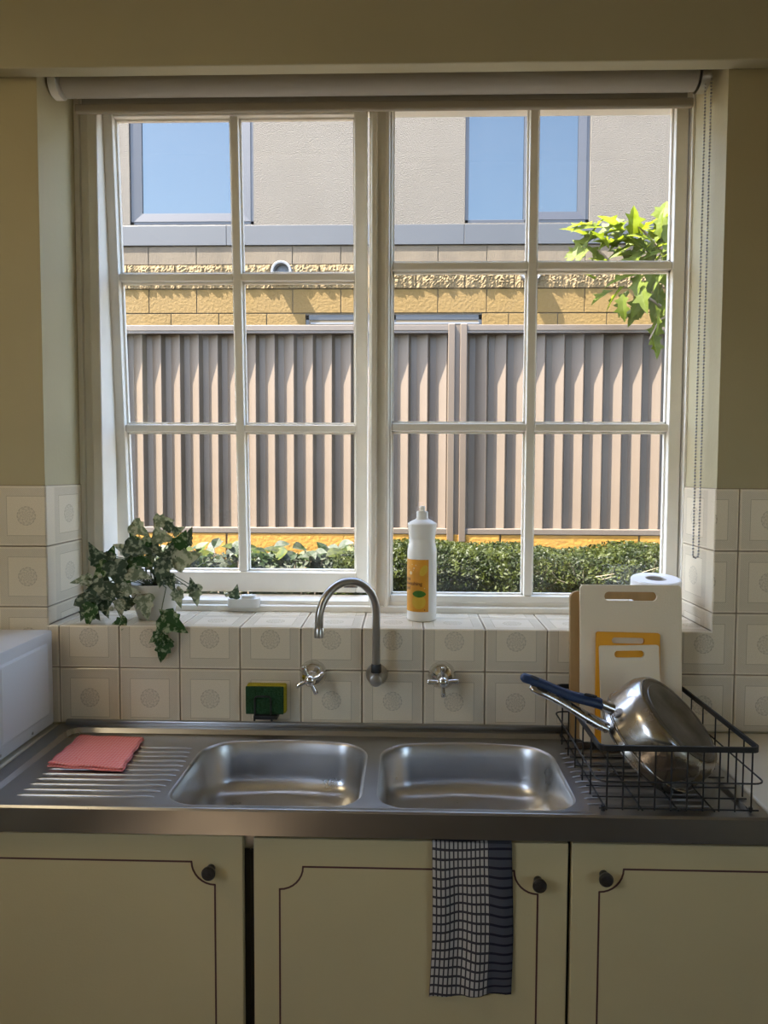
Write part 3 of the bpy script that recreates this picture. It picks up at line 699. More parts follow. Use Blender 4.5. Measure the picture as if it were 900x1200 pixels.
def board(name, lab, x0, w, h, th, yb, lean, zb, mat, r, slot, roll=0.0, dz=0.0):
    """board standing on its bottom edge, leaning back; slot=(width,height,from top)"""
    bm = bmesh.new(); out = rrect(-w/2, w/2, 0, h, r, 6)
    sl = rrect(-slot[0]/2, slot[0]/2, h-slot[2]-slot[1], h-slot[2], slot[1]/2*0.96, 8)
    lo = [bm.verts.new((u, 0, v)) for u, v in out]; li = [bm.verts.new((u, 0, v)) for u, v in sl]
    es = [bm.edges.new((lo[i], lo[(i+1) % len(lo)])) for i in range(len(lo))]+[bm.edges.new((li[i], li[(i+1) % len(li)])) for i in range(len(li))]
    bmesh.ops.triangle_fill(bm, use_beauty=True, edges=es)
    g = bmesh.ops.extrude_face_region(bm, geom=list(bm.faces)); vs = [e for e in g['geom'] if isinstance(e, bmesh.types.BMVert)]
    bmesh.ops.translate(bm, vec=(0, th, 0), verts=vs)
    m = MB().bm(bm); o = m.build(name, mat, None, 35)
    o.location = (x0+w/2, yb, zb); o.rotation_euler = (-lean, roll, 0)
    bv = o.modifiers.new('edge', 'BEVEL'); bv.width = 0.0015; bv.segments = 2; bv.limit_method = 'ANGLE'
    tag(o, lab, 'cutting board'); return o
BZ = RB+0.0055
bo_ = dict(name='cutting_board')
board('cutting_board', 'bamboo cutting board behind the large white one', 0.494, 0.226, ZO+0.208-BZ, 0.014, -0.066, math.radians(4.5), BZ, M['bamboo'], 0.018, (0.08, 0.022, 0.018))
board('cutting_board', 'large white plastic cutting board standing in the dish rack', 0.5135, 0.2345, ZO+0.226-BZ, 0.008, -0.083, math.radians(4.5), BZ, M['polyw'], 0.010, (0.122, 0.021, 0.016))
board('cutting_board', 'yellow plastic cutting board behind the smallest white one', 0.5445, 0.147, ZO+0.118-BZ, 0.007, -0.096, math.radians(5), BZ, M['polyy'], 0.006, (0.075, 0.014, 0.012), roll=math.radians(0.8))
board('cutting_board', 'smallest white cutting board in front of the yellow one', 0.5575, 0.136, ZO+0.0905-BZ, 0.006, -0.1065, math.radians(5.5), BZ, M['polyw'], 0.005, (0.068, 0.016, 0.012), roll=math.radians(-1.2))

# pans: axis n points out of the base
nA = Vector((0.60, -0.36, 0.71)).normalized()
def frame(n, c):
    z = n; x = Vector((0, 1, 0)).cross(z).normalized(); y = z.cross(x)
    return Matrix(((x.x, y.x, z.x, c.x), (x.y, y.y, z.y, c.y), (x.z, y.z, z.z, c.z), (0, 0, 0, 1)))
Cb = aty(795, 843, -0.285)
p1 = empty('saucepan', Cb, 'upside-down steel pan with blue handle in the dish rack', 'pan')
F1 = frame(nA, Cb); H1 = 0.076; RB1, RR1 = 0.104, 0.116
MB().lathe([(RR1+0.003, -H1-0.001), (RR1+0.003, -H1+0.003), (RR1, -H1+0.004), (RR1, -0.030), (RR1-0.002, -0.018), (RB1+0.004, -0.006), (RB1, 0.0), (RB1-0.004, 0.0012), (RB1-0.006, -0.0004), (0.0, -0.0004)], 72, F1, capb=False, capt=False)\
    .add([], []).build('body', M['pansteel'], p1, 45).modifiers.new('thick', 'SOLIDIFY').thickness = 0.0012
bd = MB().lathe([(RB1-0.0065, -0.0003), (RB1-0.0065, 0.0016), (RB1-0.012, 0.0018), (RB1-0.013, 0.0008), (RB1-0.020, 0.0008), (RB1-0.021, 0.0018), (0.03, 0.0018), (0.029, 0.0012), (0.0, 0.0012)], 72, F1, capb=False, capt=False)
bd.build('base_disc', M['panbase'], p1, 40)
def handle(parent, P, mat, name, w, t, hole=True):
    """flattened bar through points P=[(point,width,thick)], an eye near the tip"""
    m = MB(); N_ = len(P); vs = []; k = 12
    pts = [Vector(p[0]) for p in P]
    for i in range(N_):
        tn = (pts[min(i+1, N_-1)]-pts[max(i-1, 0)]).normalized(); sd = tn.cross(HN).normalized(); nm = sd.cross(tn)
        for j in range(k):
            a = 2*pi*j/k; vs.append(pts[i]+sd*(math.cos(a)*P[i][1]/2)+nm*(math.sin(a)*P[i][2]/2))
    fs = [(i*k+j, i*k+(j+1) % k, (i+1)*k+(j+1) % k, (i+1)*k+j) for i in range(N_-1) for j in range(k)]+[tuple(range(k-1, -1, -1)), tuple((N_-1)*k+j for j in range(k))]
    m.add(vs, fs); return m.build(name, mat, parent, 60)
HN = Vector((0.25, -0.55, 0.80)).normalized()
def hp(u, v, Y): return aty(u, v, Y)
# blue handle: from the ferrule out to the upper left
hb = [(hp(706, 826, -0.300), .022, .018), (hp(703, 824.5, -0.300), .026, .019), (hp(690, 820.5, -0.303), .026, .0185), (hp(672, 816.5, -0.306), .024, .0175), (hp(655, 810, -0.309), .022, .0165), (hp(638, 802.5, -0.312), .022, .0165), (hp(622, 796.5, -0.315), .022, .0165), (hp(613.5, 794, -0.317), .021, .016), (hp(611, 793, -0.318), .012, .010)]
hd = handle(p1, hb, M['blue'], 'handle', 0, 0)
for (u, v, Y, ln, wd_) in ((626.5, 794.3, -0.318, 0.010, 0.0036), (692.5, 814.6, -0.309, 0.013, 0.0022)):
    c0 = hp(u, v, Y); tdir = (hp(u+10, v+3.6 if u < 650 else v+2.2, Y)-c0).normalized(); sdv = tdir.cross(HN).normalized()
    ey = MB(); ey.add([c0+tdir*ln*math.cos(a)+sdv*wd_*math.sin(a)+HN*0.0012 for a in [2*pi*i/16 for i in range(16)]]+[c0+tdir*ln*math.cos(a)+sdv*wd_*math.sin(a)-HN*0.004 for a in [2*pi*i/16 for i in range(16)]],
           [tuple(range(16))]+[(i, (i+1) % 16, 16+(i+1) % 16, 16+i) for i in range(16)])
    child('handle_slot', ey, M['carcass'], hd)
MB().tube([hp(703, 825, -0.300), hp(712, 829, -0.298), hp(717, 831, -0.296)], [0.0105, 0.0115, 0.013], 16).build('ferrule', M['pansteel'], p1, 50)
p2 = empty('frying_pan', Cb-nA*0.09, 'plain steel pan with steel handle nested under the blue-handled one', 'pan')
F2 = frame(nA, Cb-nA*(H1+0.020)); R2 = 0.1105
MB().lathe([(R2+0.002, -0.001), (R2+0.002, 0.002), (R2, 0.003), (R2-0.004, 0.040), (R2-0.012, 0.052), (0, 0.053)], 72, F2, capb=False, capt=False).build('body', M['pansteel'], p2, 45).modifiers.new('thick', 'SOLIDIFY').thickness = 0.0012
h2 = [(hp(712, 853, -0.306), 0.0240, 0.0174), (hp(700, 847, -0.307), 0.0288, 0.0174), (hp(685, 838.5, -0.309), 0.0264, 0.0159), (hp(668, 828, -0.312), 0.0240, 0.0145), (hp(650, 817.5, -0.315), 0.0240, 0.0145), (hp(636, 810.5, -0.317), 0.0252, 0.0145), (hp(625, 806, -0.319), 0.0228, 0.0130), (hp(621.5, 804.5, -0.320), 0.0120, 0.0087)]
hh = handle(p2, h2, M['pansteel'], 'handle', 0, 0)
c0 = hp(635, 808.5, -0.322); tdir = (hp(645, 813.5, -0.322)-c0).normalized(); sdv = tdir.cross(HN).normalized()
child('handle_slot', MB().add([c0+tdir*0.012*math.cos(a)+sdv*0.0045*math.sin(a)+HN*0.002 for a in [2*pi*i/16 for i in range(16)]]+[c0+tdir*0.012*math.cos(a)+sdv*0.0045*math.sin(a)-HN*0.004 for a in [2*pi*i/16 for i in range(16)]], [tuple(range(16))]+[(i, (i+1) % 16, 16+(i+1) % 16, 16+i) for i in range(16)]), M['carcass'], hh)
for u, v in ((709, 857), (713, 852)): MB().lathe([(0.0035, 0), (0.003, 0.002), (0, 0.003)], 12, Matrix.Translation(hp(u, v, -0.3135)) @ Matrix.Rotation(pi/2, 4, 'X'), capt=False).build('rivet', M['chrome'], p2, 50)

# ------------------------------------------------------------------ things on the sill
pr = empty('paper_roll', (0.741, 0.100, SF), 'white paper towel roll on the sill behind the cutting boards', 'paper roll')
RR = 0.0615; RH = 0.108; lean = math.radians(6)                 # tips forward against the boards
rm = Matrix.Translation((0.741, 0.112, SF+RR*math.sin(lean)+0.0005)) @ Matrix.Rotation(lean, 4, 'X')
MB().lathe([(RR-0.002, 0), (RR, 0.002), (RR, RH-0.003), (RR-0.003, RH), (0.0265, RH), (0.0255, RH-0.003), (0.0255, 0.001)], 48, rm, capb=False, capt=False).build('paper', M['paper'], pr, 40)
MB().lathe([(0.0256, 0.001), (0.0256, RH-0.002), (0.0245, RH-0.002), (0.0245, 0.001)], 32, rm, capb=False, capt=False).build('core', M['card'], pr, 40)

bt = empty('detergent_bottle', (0.147, 0.118, SF), 'white squeeze bottle with amber lemon label on the sill', 'bottle')
bc = Vector((0.1475, 0.118, SF)); K = 0.002195
def bz(y): return (1100-y)/7.5*K
BR = 17.2*K
prof = [(BR-0.004, 0.0), (BR-0.001, 0.0012), (BR, 0.004), (BR, bz(500)), (BR*0.985, bz(475)), (BR*0.90, bz(425)), (BR*0.87, bz(395)), (BR*0.875, bz(375)), (BR*0.905, bz(368)), (BR*0.895, bz(355)), (BR*0.93, bz(340)), (BR*0.92, bz(326)), (BR*0.955, bz(312)), (BR*0.96, bz(285)), (BR*0.985, bz(262)), (BR, bz(255)), (BR*0.975, bz(246)), (BR*0.70, bz(225)), (BR*0.48, bz(212))]
MB().lathe(prof, 48, Matrix.Translation(bc)).build('body', M['bottle'], bt, 40)
cp = MB().lathe([(7.6*K, bz(214)), (7.6*K, bz(205)), (6.9*K, bz(203)), (6.7*K, bz(148)), (6.0*K, bz(142)), (3.6*K, bz(140))], 32, Matrix.Translation(bc)); cpo = cp.build('cap', M['bottle'], bt, 40)
child('nozzle', MB().lathe([(3.2*K, bz(142)), (3.0*K, bz(112)), (3.5*K, bz(110)), (3.2*K, bz(97)), (1.5*K, bz(95))], 20, Matrix.Translation(bc)), M['bottle'], cpo, 40).parent = cpo
def wrap(s, z, off): # s: arc length to the right of the point facing the viewer
    a = -pi/2+s/BR; r = BR+off; return (bc.x+r*math.cos(a), bc.y+r*math.sin(a), bc.z+z)
lab = MB(); s0, s1, z0, z1 = -2.55*BR, 0.44*BR, bz(1012), bz(556); n = 40
lab.v += [wrap(s0+(s1-s0)*i/n, z, 0.0004) for z in (z0, z1) for i in range(n+1)]; lab.f += [(i, i+1, n+2+i, n+1+i) for i in range(n)]
lo = lab.build('label', M['label'], bt, 60)
def patch(poly, mat, off, nm='print'):
    cx = sum(p[0] for p in poly)/len(poly); cz = sum(p[1] for p in poly)/len(poly); m = MB(); n = len(poly)
    m.v = [wrap(cx, cz, off)]+[wrap(cx+(x-cx)*0.5, cz+(z-cz)*0.5, off) for x, z in poly]+[wrap(x, z, off) for x, z in poly]
    m.f = [(0, 1+i, 1+(i+1) % n) for i in range(n)]+[(1+i, 1+n+i, 1+n+(i+1) % n, 1+(i+1) % n) for i in range(n)]
    return child(nm, m, mat, lo)
def sarc(x): return BR*math.asin(max(-0.99, min(0.99, (x-415)/130)))
def ell(cx, cz, a, b, rot=0, n=24): return [(cx+a*math.cos(t)*math.cos(rot)-b*math.sin(t)*math.sin(rot), cz+a*math.cos(t)*math.sin(rot)+b*math.sin(t)*math.cos(rot)) for t in [2*pi*i/n for i in range(n)]]
q = K/7.5
patch(ell(sarc(385), bz(925), 62*q, 62*q), M['lemon'], 0.0007, 'printed_lemon')
patch(ell(sarc(428), bz(650), 30*q, 52*q, -0.5), M['lemon'], 0.0007, 'printed_lemon')
lf = [( sarc(388)+60*q*math.cos(t), bz(855)+30*q*math.sin(t)*abs(math.sin(t))**0.35) for t in [2*pi*i/24 for i in range(24)]]
patch(lf, M['leafprint'], 0.0010, 'printed_leaf')
patch(ell(sarc(437), bz(994), 5*q, 5*q, 0, 10), M['textprint'], 0.0010, 'printed_dot')
for x, z, r in ((318, 675, 16), (345, 632, 7), (360, 605, 5), (340, 650, 4), (330, 600, 4), (305, 648, 5), (436, 805, 5)): patch(ell(sarc(x), bz(z), r*q, r*q, 0, 12), M['whiteprint'], 0.0008, 'printed_bubble')
def wraptext(txt, s_start, zbase, size, mat):
    cu = bpy.data.curves.new('t', 'FONT'); cu.body = txt; cu.size = size; cu.resolution_u = 3; cu.offset = 0.0002
    o = bpy.data.objects.new('t', cu); COL.objects.link(o); dg = bpy.context.evaluated_depsgraph_get(); me = bpy.data.meshes.new_from_object(o.evaluated_get(dg)); bpy.data.objects.remove(o)
    bm = bmesh.new(); bm.from_mesh(me); bmesh.ops.triangulate(bm, faces=bm.faces)
    bmesh.ops.subdivide_edges(bm, edges=[e for e in bm.edges if e.calc_length() > 0.003], cuts=2)
    for v in bm.verts: v.co = Vector(wrap(s_start+v.co.x, zbase+v.co.y, 0.0011))
    bm.to_mesh(me); bm.free(); me.materials.clear(); me.materials.append(mat); child('lettering', me, mat, lo)
for txt, y in (('citrus', 742), ('dishwashing', 783), ('liquid', 824)): wraptext(txt, -1.62*BR, bz(y)+0.001, 0.0128, M['textprint'])

# potted ivy
pc = Vector((-0.545, 0.108, SF))
iv_ = empty('potted_ivy', pc, 'variegated ivy in a small white pot on the window sill', 'plant')
MB().lathe([(0.040, 0), (0.043, 0.002), (0.056, 0.040), (0.062, 0.080), (0.0635, 0.092), (0.0605, 0.092), (0.058, 0.080), (0.0, 0.078)], 40, Matrix.Translation(pc), capt=False).build('pot', M['pot'], iv_, 40)
MB().lathe([(0.0585, 0.080), (0.04, 0.086), (0.0, 0.088)], 24, Matrix.Translation(pc), capb=False, capt=False).build('soil', M['soil'], iv_, 60)
def ivy_leaf(name, seed):
    r = random.Random(seed)
    half = [(0.0, -0.10), (0.20, -0.20), (0.36, -0.10), (0.50, 0.08), (0.34, 0.22), (0.40, 0.42), (0.24, 0.48), (0.16, 0.72), (0.0, 1.0)]
    half = [(x*(0.92+0.16*r.random()), y) for x, y in half]
    m = MB(); N_ = len(half)
    def pt(x, y): return (x, y, 0.22*abs(x)*abs(x)*1.6-0.30*max(0, y-0.2)**2+0.06*math.sin(5*y+seed)*x)
    mid = [pt(0, y) for _, y in half]
    inn = lambda s: [pt(s*x*0.5, y*0.96) for x, y in half]
    outr = lambda s: [(pt(s*x, y)[0], y, pt(s*x, y)[2]+0.10*abs(x)) for x, y in half]
    for s in (1, -1):
        a = len(m.v); m.v += [(p[0], p[1], p[2]-0.02) for p in mid]+inn(s)+outr(s)
        for i in range(N_-1):
            m.f.append((a+i, a+i+1, a+N_+i+1, a+N_+i)); m.f.append((a+N_+i, a+N_+i+1, a+2*N_+i+1, a+2*N_+i))
    me = m.mesh(name)
    for p_ in me.polygons: p_.use_smooth = True
    return me
LM = {}
for key in ('ivy', 'ivylight', 'ivygreen'):
    for s in range(3):
        me = ivy_leaf('leaf', s); me.materials.append(M[key]); LM[key, s] = me
def place_leaf(parent, me, pos, tip, normal, size, w=1.0):
    """tip: direction in space of the leaf's point; normal: its face"""
    y = tip.normalized(); z = (normal-y*normal.dot(y)).normalized(); x = y.cross(z)
    o = bpy.data.objects.new('leaf', me); COL.objects.link(o); o.parent = parent
    pw = Vector(parent['_w']); mt = Matrix(((x.x, y.x, z.x, pos.x-pw.x), (x.y, y.y, z.y, pos.y-pw.y), (x.z, y.z, z.z, pos.z-pw.z), (0, 0, 0, 1)))
    o.matrix_local = mt @ Matrix.Diagonal((size*w, size, size, 1)); return o
rl = random.Random(3); crown = pc+Vector((0, 0, 0.10)); stems = MB()
def ivy_at(u, v, ln, ang, Y, key, tiltv=0.45):
    p = aty(u, v, Y); size = ln*(Y-CAM.y)/FPX
    a = math.radians(ang); tip = Vector((math.cos(a), -0.25+0.5*(rl.random()-0.5), -math.sin(a)))
    nrm = Vector((rl.uniform(-tiltv, tiltv), -1, rl.uniform(-0.1, 0.8)))
    o = place_leaf(iv_, LM[key, rl.randrange(3)], p-tip.normalized()*size*0.42, tip, nrm, size, rl.uniform(0.85, 1.1))
    return p-tip.normalized()*size*0.45
IV = [(315,115,95,30,.11,'ivylight'),(420,78,80,-10,.12,'ivylight'),(455,108,70,20,.11,'ivy'),(118,222,105,-110,.06,'ivy'),(170,262,80,100,.07,'ivy'),(245,200,100,-150,.08,'ivylight'),
 (310,200,115,10,.05,'ivy'),(320,252,105,20,.05,'ivygreen'),(215,312,115,80,.04,'ivy'),(310,312,105,10,.04,'ivylight'),(420,150,95,10,.08,'ivylight'),(450,205,65,-70,.05,'ivy'),(495,165,95,-60,.06,'ivygreen'),
 (532,142,75,-80,.06,'ivy'),(525,240,115,-20,.05,'ivylight'),(410,310,115,100,.03,'ivy'),(450,350,75,60,.03,'ivy'),(55,340,85,180,.04,'ivylight'),(125,345,85,-160,.05,'ivy'),(150,392,125,20,.03,'ivy'),
 (100,455,125,60,.02,'ivy'),(92,495,105,110,.015,'ivygreen'),(160,460,85,60,.03,'ivy'),(270,382,85,10,.03,'ivylight'),(340,458,105,80,.03,'ivylight'),(215,530,75,170,.012,'ivygreen'),(485,420,75,80,.05,'ivylight'),
 (545,360,65,-100,.07,'ivy'),(560,405,85,80,.07,'ivylight'),(735,388,62,-70,.16,'ivy'),(430,490,75,-140,-.012,'ivygreen'),(465,532,125,30,-.018,'ivygreen'),(382,590,72,150,-.016,'ivygreen'),(432,600,62,20,-.016,'ivygreen'),
 (415,650,95,100,-.018,'ivygreen'),(240,420,95,-130,.03,'ivy'),(190,215,70,-60,.09,'ivygreen'),(270,252,95,130,.06,'ivy'),(365,190,85,-30,.09,'ivygreen'),(205,262,75,-20,.09,'ivy'),(485,118,65,-30,.12,'ivylight'),
 (140,300,95,140,.06,'ivygreen'),(250,330,90,60,.05,'ivygreen'),(360,245,80,-50,.08,'ivylight'),(395,215,85,30,.07,'ivy'),(470,270,80,40,.07,'ivylight'),(190,400,90,100,.03,'ivy'),(230,460,70,90,.02,'ivylight'),(130,415,80,-170,.05,'ivylight'),(290,155,75,-120,.12,'ivygreen'),(345,150,60,-90,.13,'ivylight'),(100,380,80,150,.06,'ivygreen'),(65,490,60,120,.03,'ivy')]
for i, (zx, zy, ln, an, Y, key) in enumerate(IV):
    s = 0.2667; b = ivy_at(80+s*zx, 590+s*zy, ln*s*0.98, an, Y, key)
    if zx < 600 and zy < 440:
        md = (b+crown)/2+Vector((0, 0, 0.02)); stems.tube([crown+Vector((rl.uniform(-.02, .02), rl.uniform(-.02, .02), -0.02)), md, b], 0.0012, 5)
# trailing runners
def px(zx, zy, Y): return aty(80+0.2667*zx, 590+0.2667*zy, Y)
stems.tube([crown, px(430, 370, .04), px(415, 440, .02), px(405, 500, -.010), px(425, 560, -.016), px(400, 600, -.016), px(415, 620, -.017)], 0.0014, 6)
stems.tube([crown, px(470, 350, .06), px(510, 355, .07), px(545, 385, .07)], 0.0013, 6)
stems.tube([crown, px(190, 420, .04), px(225, 490, .015), px(240, 515, .012)], 0.0013, 6)
stems.tube([px(545, 385, .07), px(620, 392, .11), px(700, 400, .15), px(730, 400, .155)], 0.0011, 6)
stems.build('stems', M['stem'], iv_, 60)
for zx, zy, Y in ((190, 463, .02), (697, 402, .152), (485, 372, .05), (140, 318, .03)):
    p = px(zx, zy, Y); MB().lathe([(0.001, -0.0058), (0.004, -0.0042), (0.0058, 0), (0.004, 0.0042), (0.001, 0.0058)], 12, Matrix.Translation(p)).build('bud', M['bud'], iv_, 60)

# ------------------------------------------------------------------ ceiling lamp behind the viewer
lamp = empty('ceiling_lamp', (-1.55, -1.20, CEIL), 'round warm white ceiling lamp by the side wall', 'lamp')
lm, t_, b_, N_, L_ = newmat('lamp_glow'); b_.inputs['Base Color'].default_value = (0.9, 0.85, 0.7, 1); b_.inputs['Emission Color'].default_value = (1, 0.80, 0.50, 1); b_.inputs['Emission Strength'].default_value = 3.0
MB().lathe([(0.17, 0), (0.17, -0.03), (0.15, -0.035)], 40, Matrix.Translation((-1.55, -1.20, CEIL)), capt=False).build('rim', M['trim'], lamp, 40)
MB().lathe([(0.15, -0.03), (0.13, -0.06), (0.07, -0.08), (0.0, -0.085)], 40, Matrix.Translation((-1.55, -1.20, CEIL)), capb=False, capt=False).build('diffuser', lm, lamp, 60)
ld = bpy.data.lights.new('ceiling_bulb', 'AREA'); ld.shape = 'DISK'; ld.size = 0.30; ld.energy = 5.0; ld.color = (1.0, 0.83, 0.56)
lo_ = bpy.data.objects.new('bulb', ld); COL.objects.link(lo_); lo_.parent = lamp; lo_.location = (0, 0, -0.095)

# ------------------------------------------------------------------ outdoors
struct(MB().box(-9, 9, 0.33, 14, -0.12, -0.02).build('ground', M['ground']))
struct(MB().box(-9, 9, -14, REAR-0.13, -0.12, -0.02).build('patio', M['ground']))
# our own outside wall above and beside the window
YF = 3.60; FZ0 = aty(450, 618.5, YF).z; FZ1 = aty(450, 385.5, YF).z
fn_ = empty('steel_fence', (0.47, YF, FZ0), 'brown ribbed steel fence on the low limestone wall', 'fence')
P = 0.1392; xr = aty(166, 600, YF).x; pxl, pxr = aty(524.5, 500, YF).x, aty(546.5, 500, YF).x
def sheet(x0, n):
    pr_ = []
    for i in range(n):
        x = x0+i*P
        pr_ += [(x+dx, dy) for dx, dy in ((0, 0.046), (0.004, 0.046), (0.022, 0.090), (0.064, 0.090))]
    pr_.append((x0+n*P, 0.046))
    m = MB(); n = len(pr_); m.v += [(x, YF+dy, z) for z in (FZ0-0.02, FZ1+0.01) for x, dy in pr_]; m.f += [(i, i+1, n+i+1, n+i) for i in range(n-1)]
    o = m.build('ribbed_sheet', M['fence'], fn_); s_ = o.modifiers.new('thick', 'SOLIDIFY'); s_.thickness = 0.0012; s_.offset = 1
xe = xr+P*math.ceil((pxl-xr)/P)
for i in range(5): sheet(xe-(i+1)*6*P, 6)
ph2 = aty(592.5, 500, YF).x; xs_ = ph2-P*math.ceil((ph2-pxr)/P)
for i in range(5): sheet(xs_+i*6*P, 6)
def rail(x0, x1, z0, z1, nm):
    m = MB(); m.box(x0, x1, YF, YF+0.115, z0, z1, 0.004); m.box(x0, x1, YF+0.004, YF+0.11, z0-0.016, z0+0.002); m.build(nm, M['fencecap'], fn_)
for x0, x1 in ((pxl-5*6*P, pxl+0.006), (pxr-0.006, pxr+5*6*P)):
    rail(x0, x1, FZ1-0.012, FZ1+0.030, 'top_rail')
    m = MB(); m.box(x0, x1, YF, YF+0.115, FZ0-0.045, FZ0-0.004, 0.004); m.build('bottom_rail', M['fencecap'], fn_)
def post(xa, xb):
    m = MB(); w = (xb-xa)
    m.box(xa, xa+w*0.36, YF-0.008, YF+0.12, FZ0-0.10, FZ1+0.035, 0.004); m.box(xb-w*0.36, xb, YF-0.008, YF+0.12, FZ0-0.10, FZ1+0.035, 0.004)
    m.box(xa+w*0.36, xb-w*0.36, YF+0.010, YF+0.08, FZ0-0.10, FZ1+0.03); m.build('post', M['fence'], fn_)
post(pxl, pxr)
post(pxl-3.1, pxl-3.1+(pxr-pxl)); post(pxl+3.1, pxl+3.1+(pxr-pxl))
# limestone footing wall below the fence
rw = empty('footing_wall', (0, YF, 0), 'low yellow limestone wall below the fence', 'wall')
zt_ = FZ0-0.047; x = -4.2; i = 0
MB().box(-4.2, 4.4, YF+0.02, YF+0.22, -0.03, zt_-0.004).build('core', M['mortar'], rw)
bmA = {}
for row in range(3):
    z1_ = zt_-row*0.35; z0_ = z1_-0.343; xx = -4.2-(0.5 if row % 2 else 0)
    while xx < 4.3:
        MB().box(xx, xx+0.99, YF+0.004+0.004*random.random(), YF+0.20, z0_, z1_, 0.006).build('limestone_block', M['retain'], rw); xx += 1.0

# neighbour's house
HY = 5.80
hz = lambda v: aty(450, v, HY).z
hs = empty('neighbour_house', (0, HY, 0), 'rendered house on a limestone base beyond the fence', 'house')
zb0, zb1 = hz(287.0), hz(263.5)            # grey band
HX0, HX1, HZ1 = -6.5, 7.0, 5.9
wa0, wa1 = aty(152.5, 262, HY).x, aty(297.5, 262, HY).x; wb0, wb1 = aty(544.5, 262, HY).x, aty(690.5, 262, HY).x
wz0, wz1 = hz(262.0), hz(262.0)+1.45
m = MB(); yb_ = HY+0.25
for x0, x1, z0, z1 in ((HX0, wa0, zb1, HZ1), (wa0, wa1, wz1, HZ1), (wa1, wb0, zb1, HZ1), (wb0, wb1, wz1, HZ1), (wb1, HX1, zb1, HZ1), (wa0, wa1, zb1-0.02, wz0), (wb0, wb1, zb1-0.02, wz0)): m.box(x0, x1, HY, yb_, z0, z1)
m.build('rendered_wall', M['render'], hs)
MB().box(HX0, HX1, HY+0.26, HY+6, -0.02, HZ1).build('inner_wall', M['render'], hs)
xx = HX0
while xx < HX1:
    MB().box(xx+0.001, min(xx+2.39, HX1), HY-0.012, HY+0.2, zb0, zb1, 0.003).build('band', M['band'], hs); xx += 2.393
MB().box(HX0, HX1, HY+0.012, yb_, -0.02, zb0).build('mortar_bed', M['mortar'], hs)
BW = 0.489; xj = aty(174.7, 350, HY).x; xj2 = aty(200.5, 372, HY).x
def blockrow(v0, v1, x_ref, mat, rough=0.0, skip=None):
    z1_, z0_ = hz(v0), hz(v1); k = math.floor((-4.6-x_ref)/BW)
    while x_ref+k*BW < 5.0:
        a = x_ref+k*BW+0.004; b = a+BW-0.008; k += 1
        segs = [(a, b)]
        if skip: segs = [(a, min(b, skip[0])), (max(a, skip[1]), b)]
        for a2, b2 in segs:
            if b2-a2 < 0.03: continue
            if rough <= 0:
                MB().box(a2, b2, HY+0.003*random.random(), HY+0.1, z0_+0.003, z1_-0.003, 0.004).build('limestone_block', mat, hs)
            else:
                vis = -2.9 < a2 < 3.0
                nx, nz = (34, 16) if vis else (8, 4); m = MB(); cn = [max(0, 0.45+0.35*math.sin(i*0.55+a2*9)+0.4*random.uniform(-1, 1)) for i in range(nx+1)]
                for j in range(nz+1):
                    for i in range(nx+1):
                        u, v = i/nx, j/nz; ed = min(u*6, (1-u)*6, v*3.5, (1-v)*3.5, 1)
                        dpt = rough*(0.12+0.55*cn[i]*(0.5+0.5*random.random())+0.5*random.random()*ed)
                        m.v.append((a2+(b2-a2)*u+(0.006*random.uniform(-1, 1) if 0 < i < nx else 0), HY-dpt, z0_+0.002+(z1_-z0_-0.004)*v))
                kx = nx+1
                m.f += [(j*kx+i, j*kx+i+1, (j+1)*kx+i+1, (j+1)*kx+i) for j in range(nz) for i in range(nx)]
                o = len(m.v); bx = [(a2, HY+0.1, z0_+0.002), (b2, HY+0.1, z0_+0.002), (b2, HY+0.1, z1_-0.002), (a2, HY+0.1, z1_-0.002)]; m.v += bx
                m.f += [(o, o+1, o+2, o+3), tuple([o+1, o]+[i for i in range(kx)]), tuple([o+3, o+2]+[nz*kx+i for i in range(nx, -1, -1)]), tuple([o, o+3]+[j*kx for j in range(nz, -1, -1)]), tuple([o+2, o+1]+[j*kx+nx for j in range(nz+1)])]
                m.build('rock_faced_block', mat, hs)
wl0, wl1 = aty(358, 376, HY).x, aty(565, 376, HY).x; wlz = hz(368.5)
blockrow(288.0, 309.5, xj, M['limegrey']); blockrow(310.0, 338.0, xj+0.27, M['limerough'], 0.034); blockrow(338.3, 366.8, xj, M['limestone'])
for i in range(4):
    blockrow(367.2+28.5*i, 395.4+28.5*i, xj2+(BW/2 if i % 2 else 0), M['limestone'], skip=(wl0, wl1) if i < 3 else None)
def hwindow(x0, x1, z0, z1, cols, nm='window', fm=None, off=0.02, glass='skyglass', t=0.055):
    fm = fm or M['alu']; y = HY+off
    f = MB(); f.box(x0, x1, y, y+0.10, z0, z0+t*0.7, 0.004); f.box(x0, x1, y, y+0.10, z1-t, z1, 0.004); f.box(x0, x0+t*0.7, y, y+0.10, z0, z1, 0.004); f.box(x1-t*0.7, x1, y, y+0.10, z0, z1, 0.004)
    cw = (x1-x0)/cols
    for c_ in range(1, cols): f.box(x0+c_*cw-t*0.5, x0+c_*cw+t*0.5, y, y+0.1, z0, z1, 0.004)
    o = f.build(nm, fm, hs)
    return o, y
o, y = hwindow(wa0, wa1, wz0, wz1, 1)
def csash(parent, x0, x1, z0, z1, y, t):
    m = MB(); outr = [(x0, z0), (x1, z0), (x1, z1), (x0, z1)]; inn = [(x0+t, z0+t), (x1-t, z0+t), (x1-t, z1-t), (x0+t, z1-t)]
    m.v += [(x, y, z) for x, z in outr]+[(x, y+0.012, z) for x, z in inn]+[(x, y+0.05, z) for x, z in outr]+[(x, y+0.05, z) for x, z in inn]
    for i in range(4):
        j = (i+1) % 4; m.f += [(i, j, 4+j, 4+i), (i, 8+i, 8+j, j), (4+i, 4+j, 12+j, 12+i), (8+i, 12+i, 12+j, 8+j)]
    child('sash', m, M['alu'], parent)
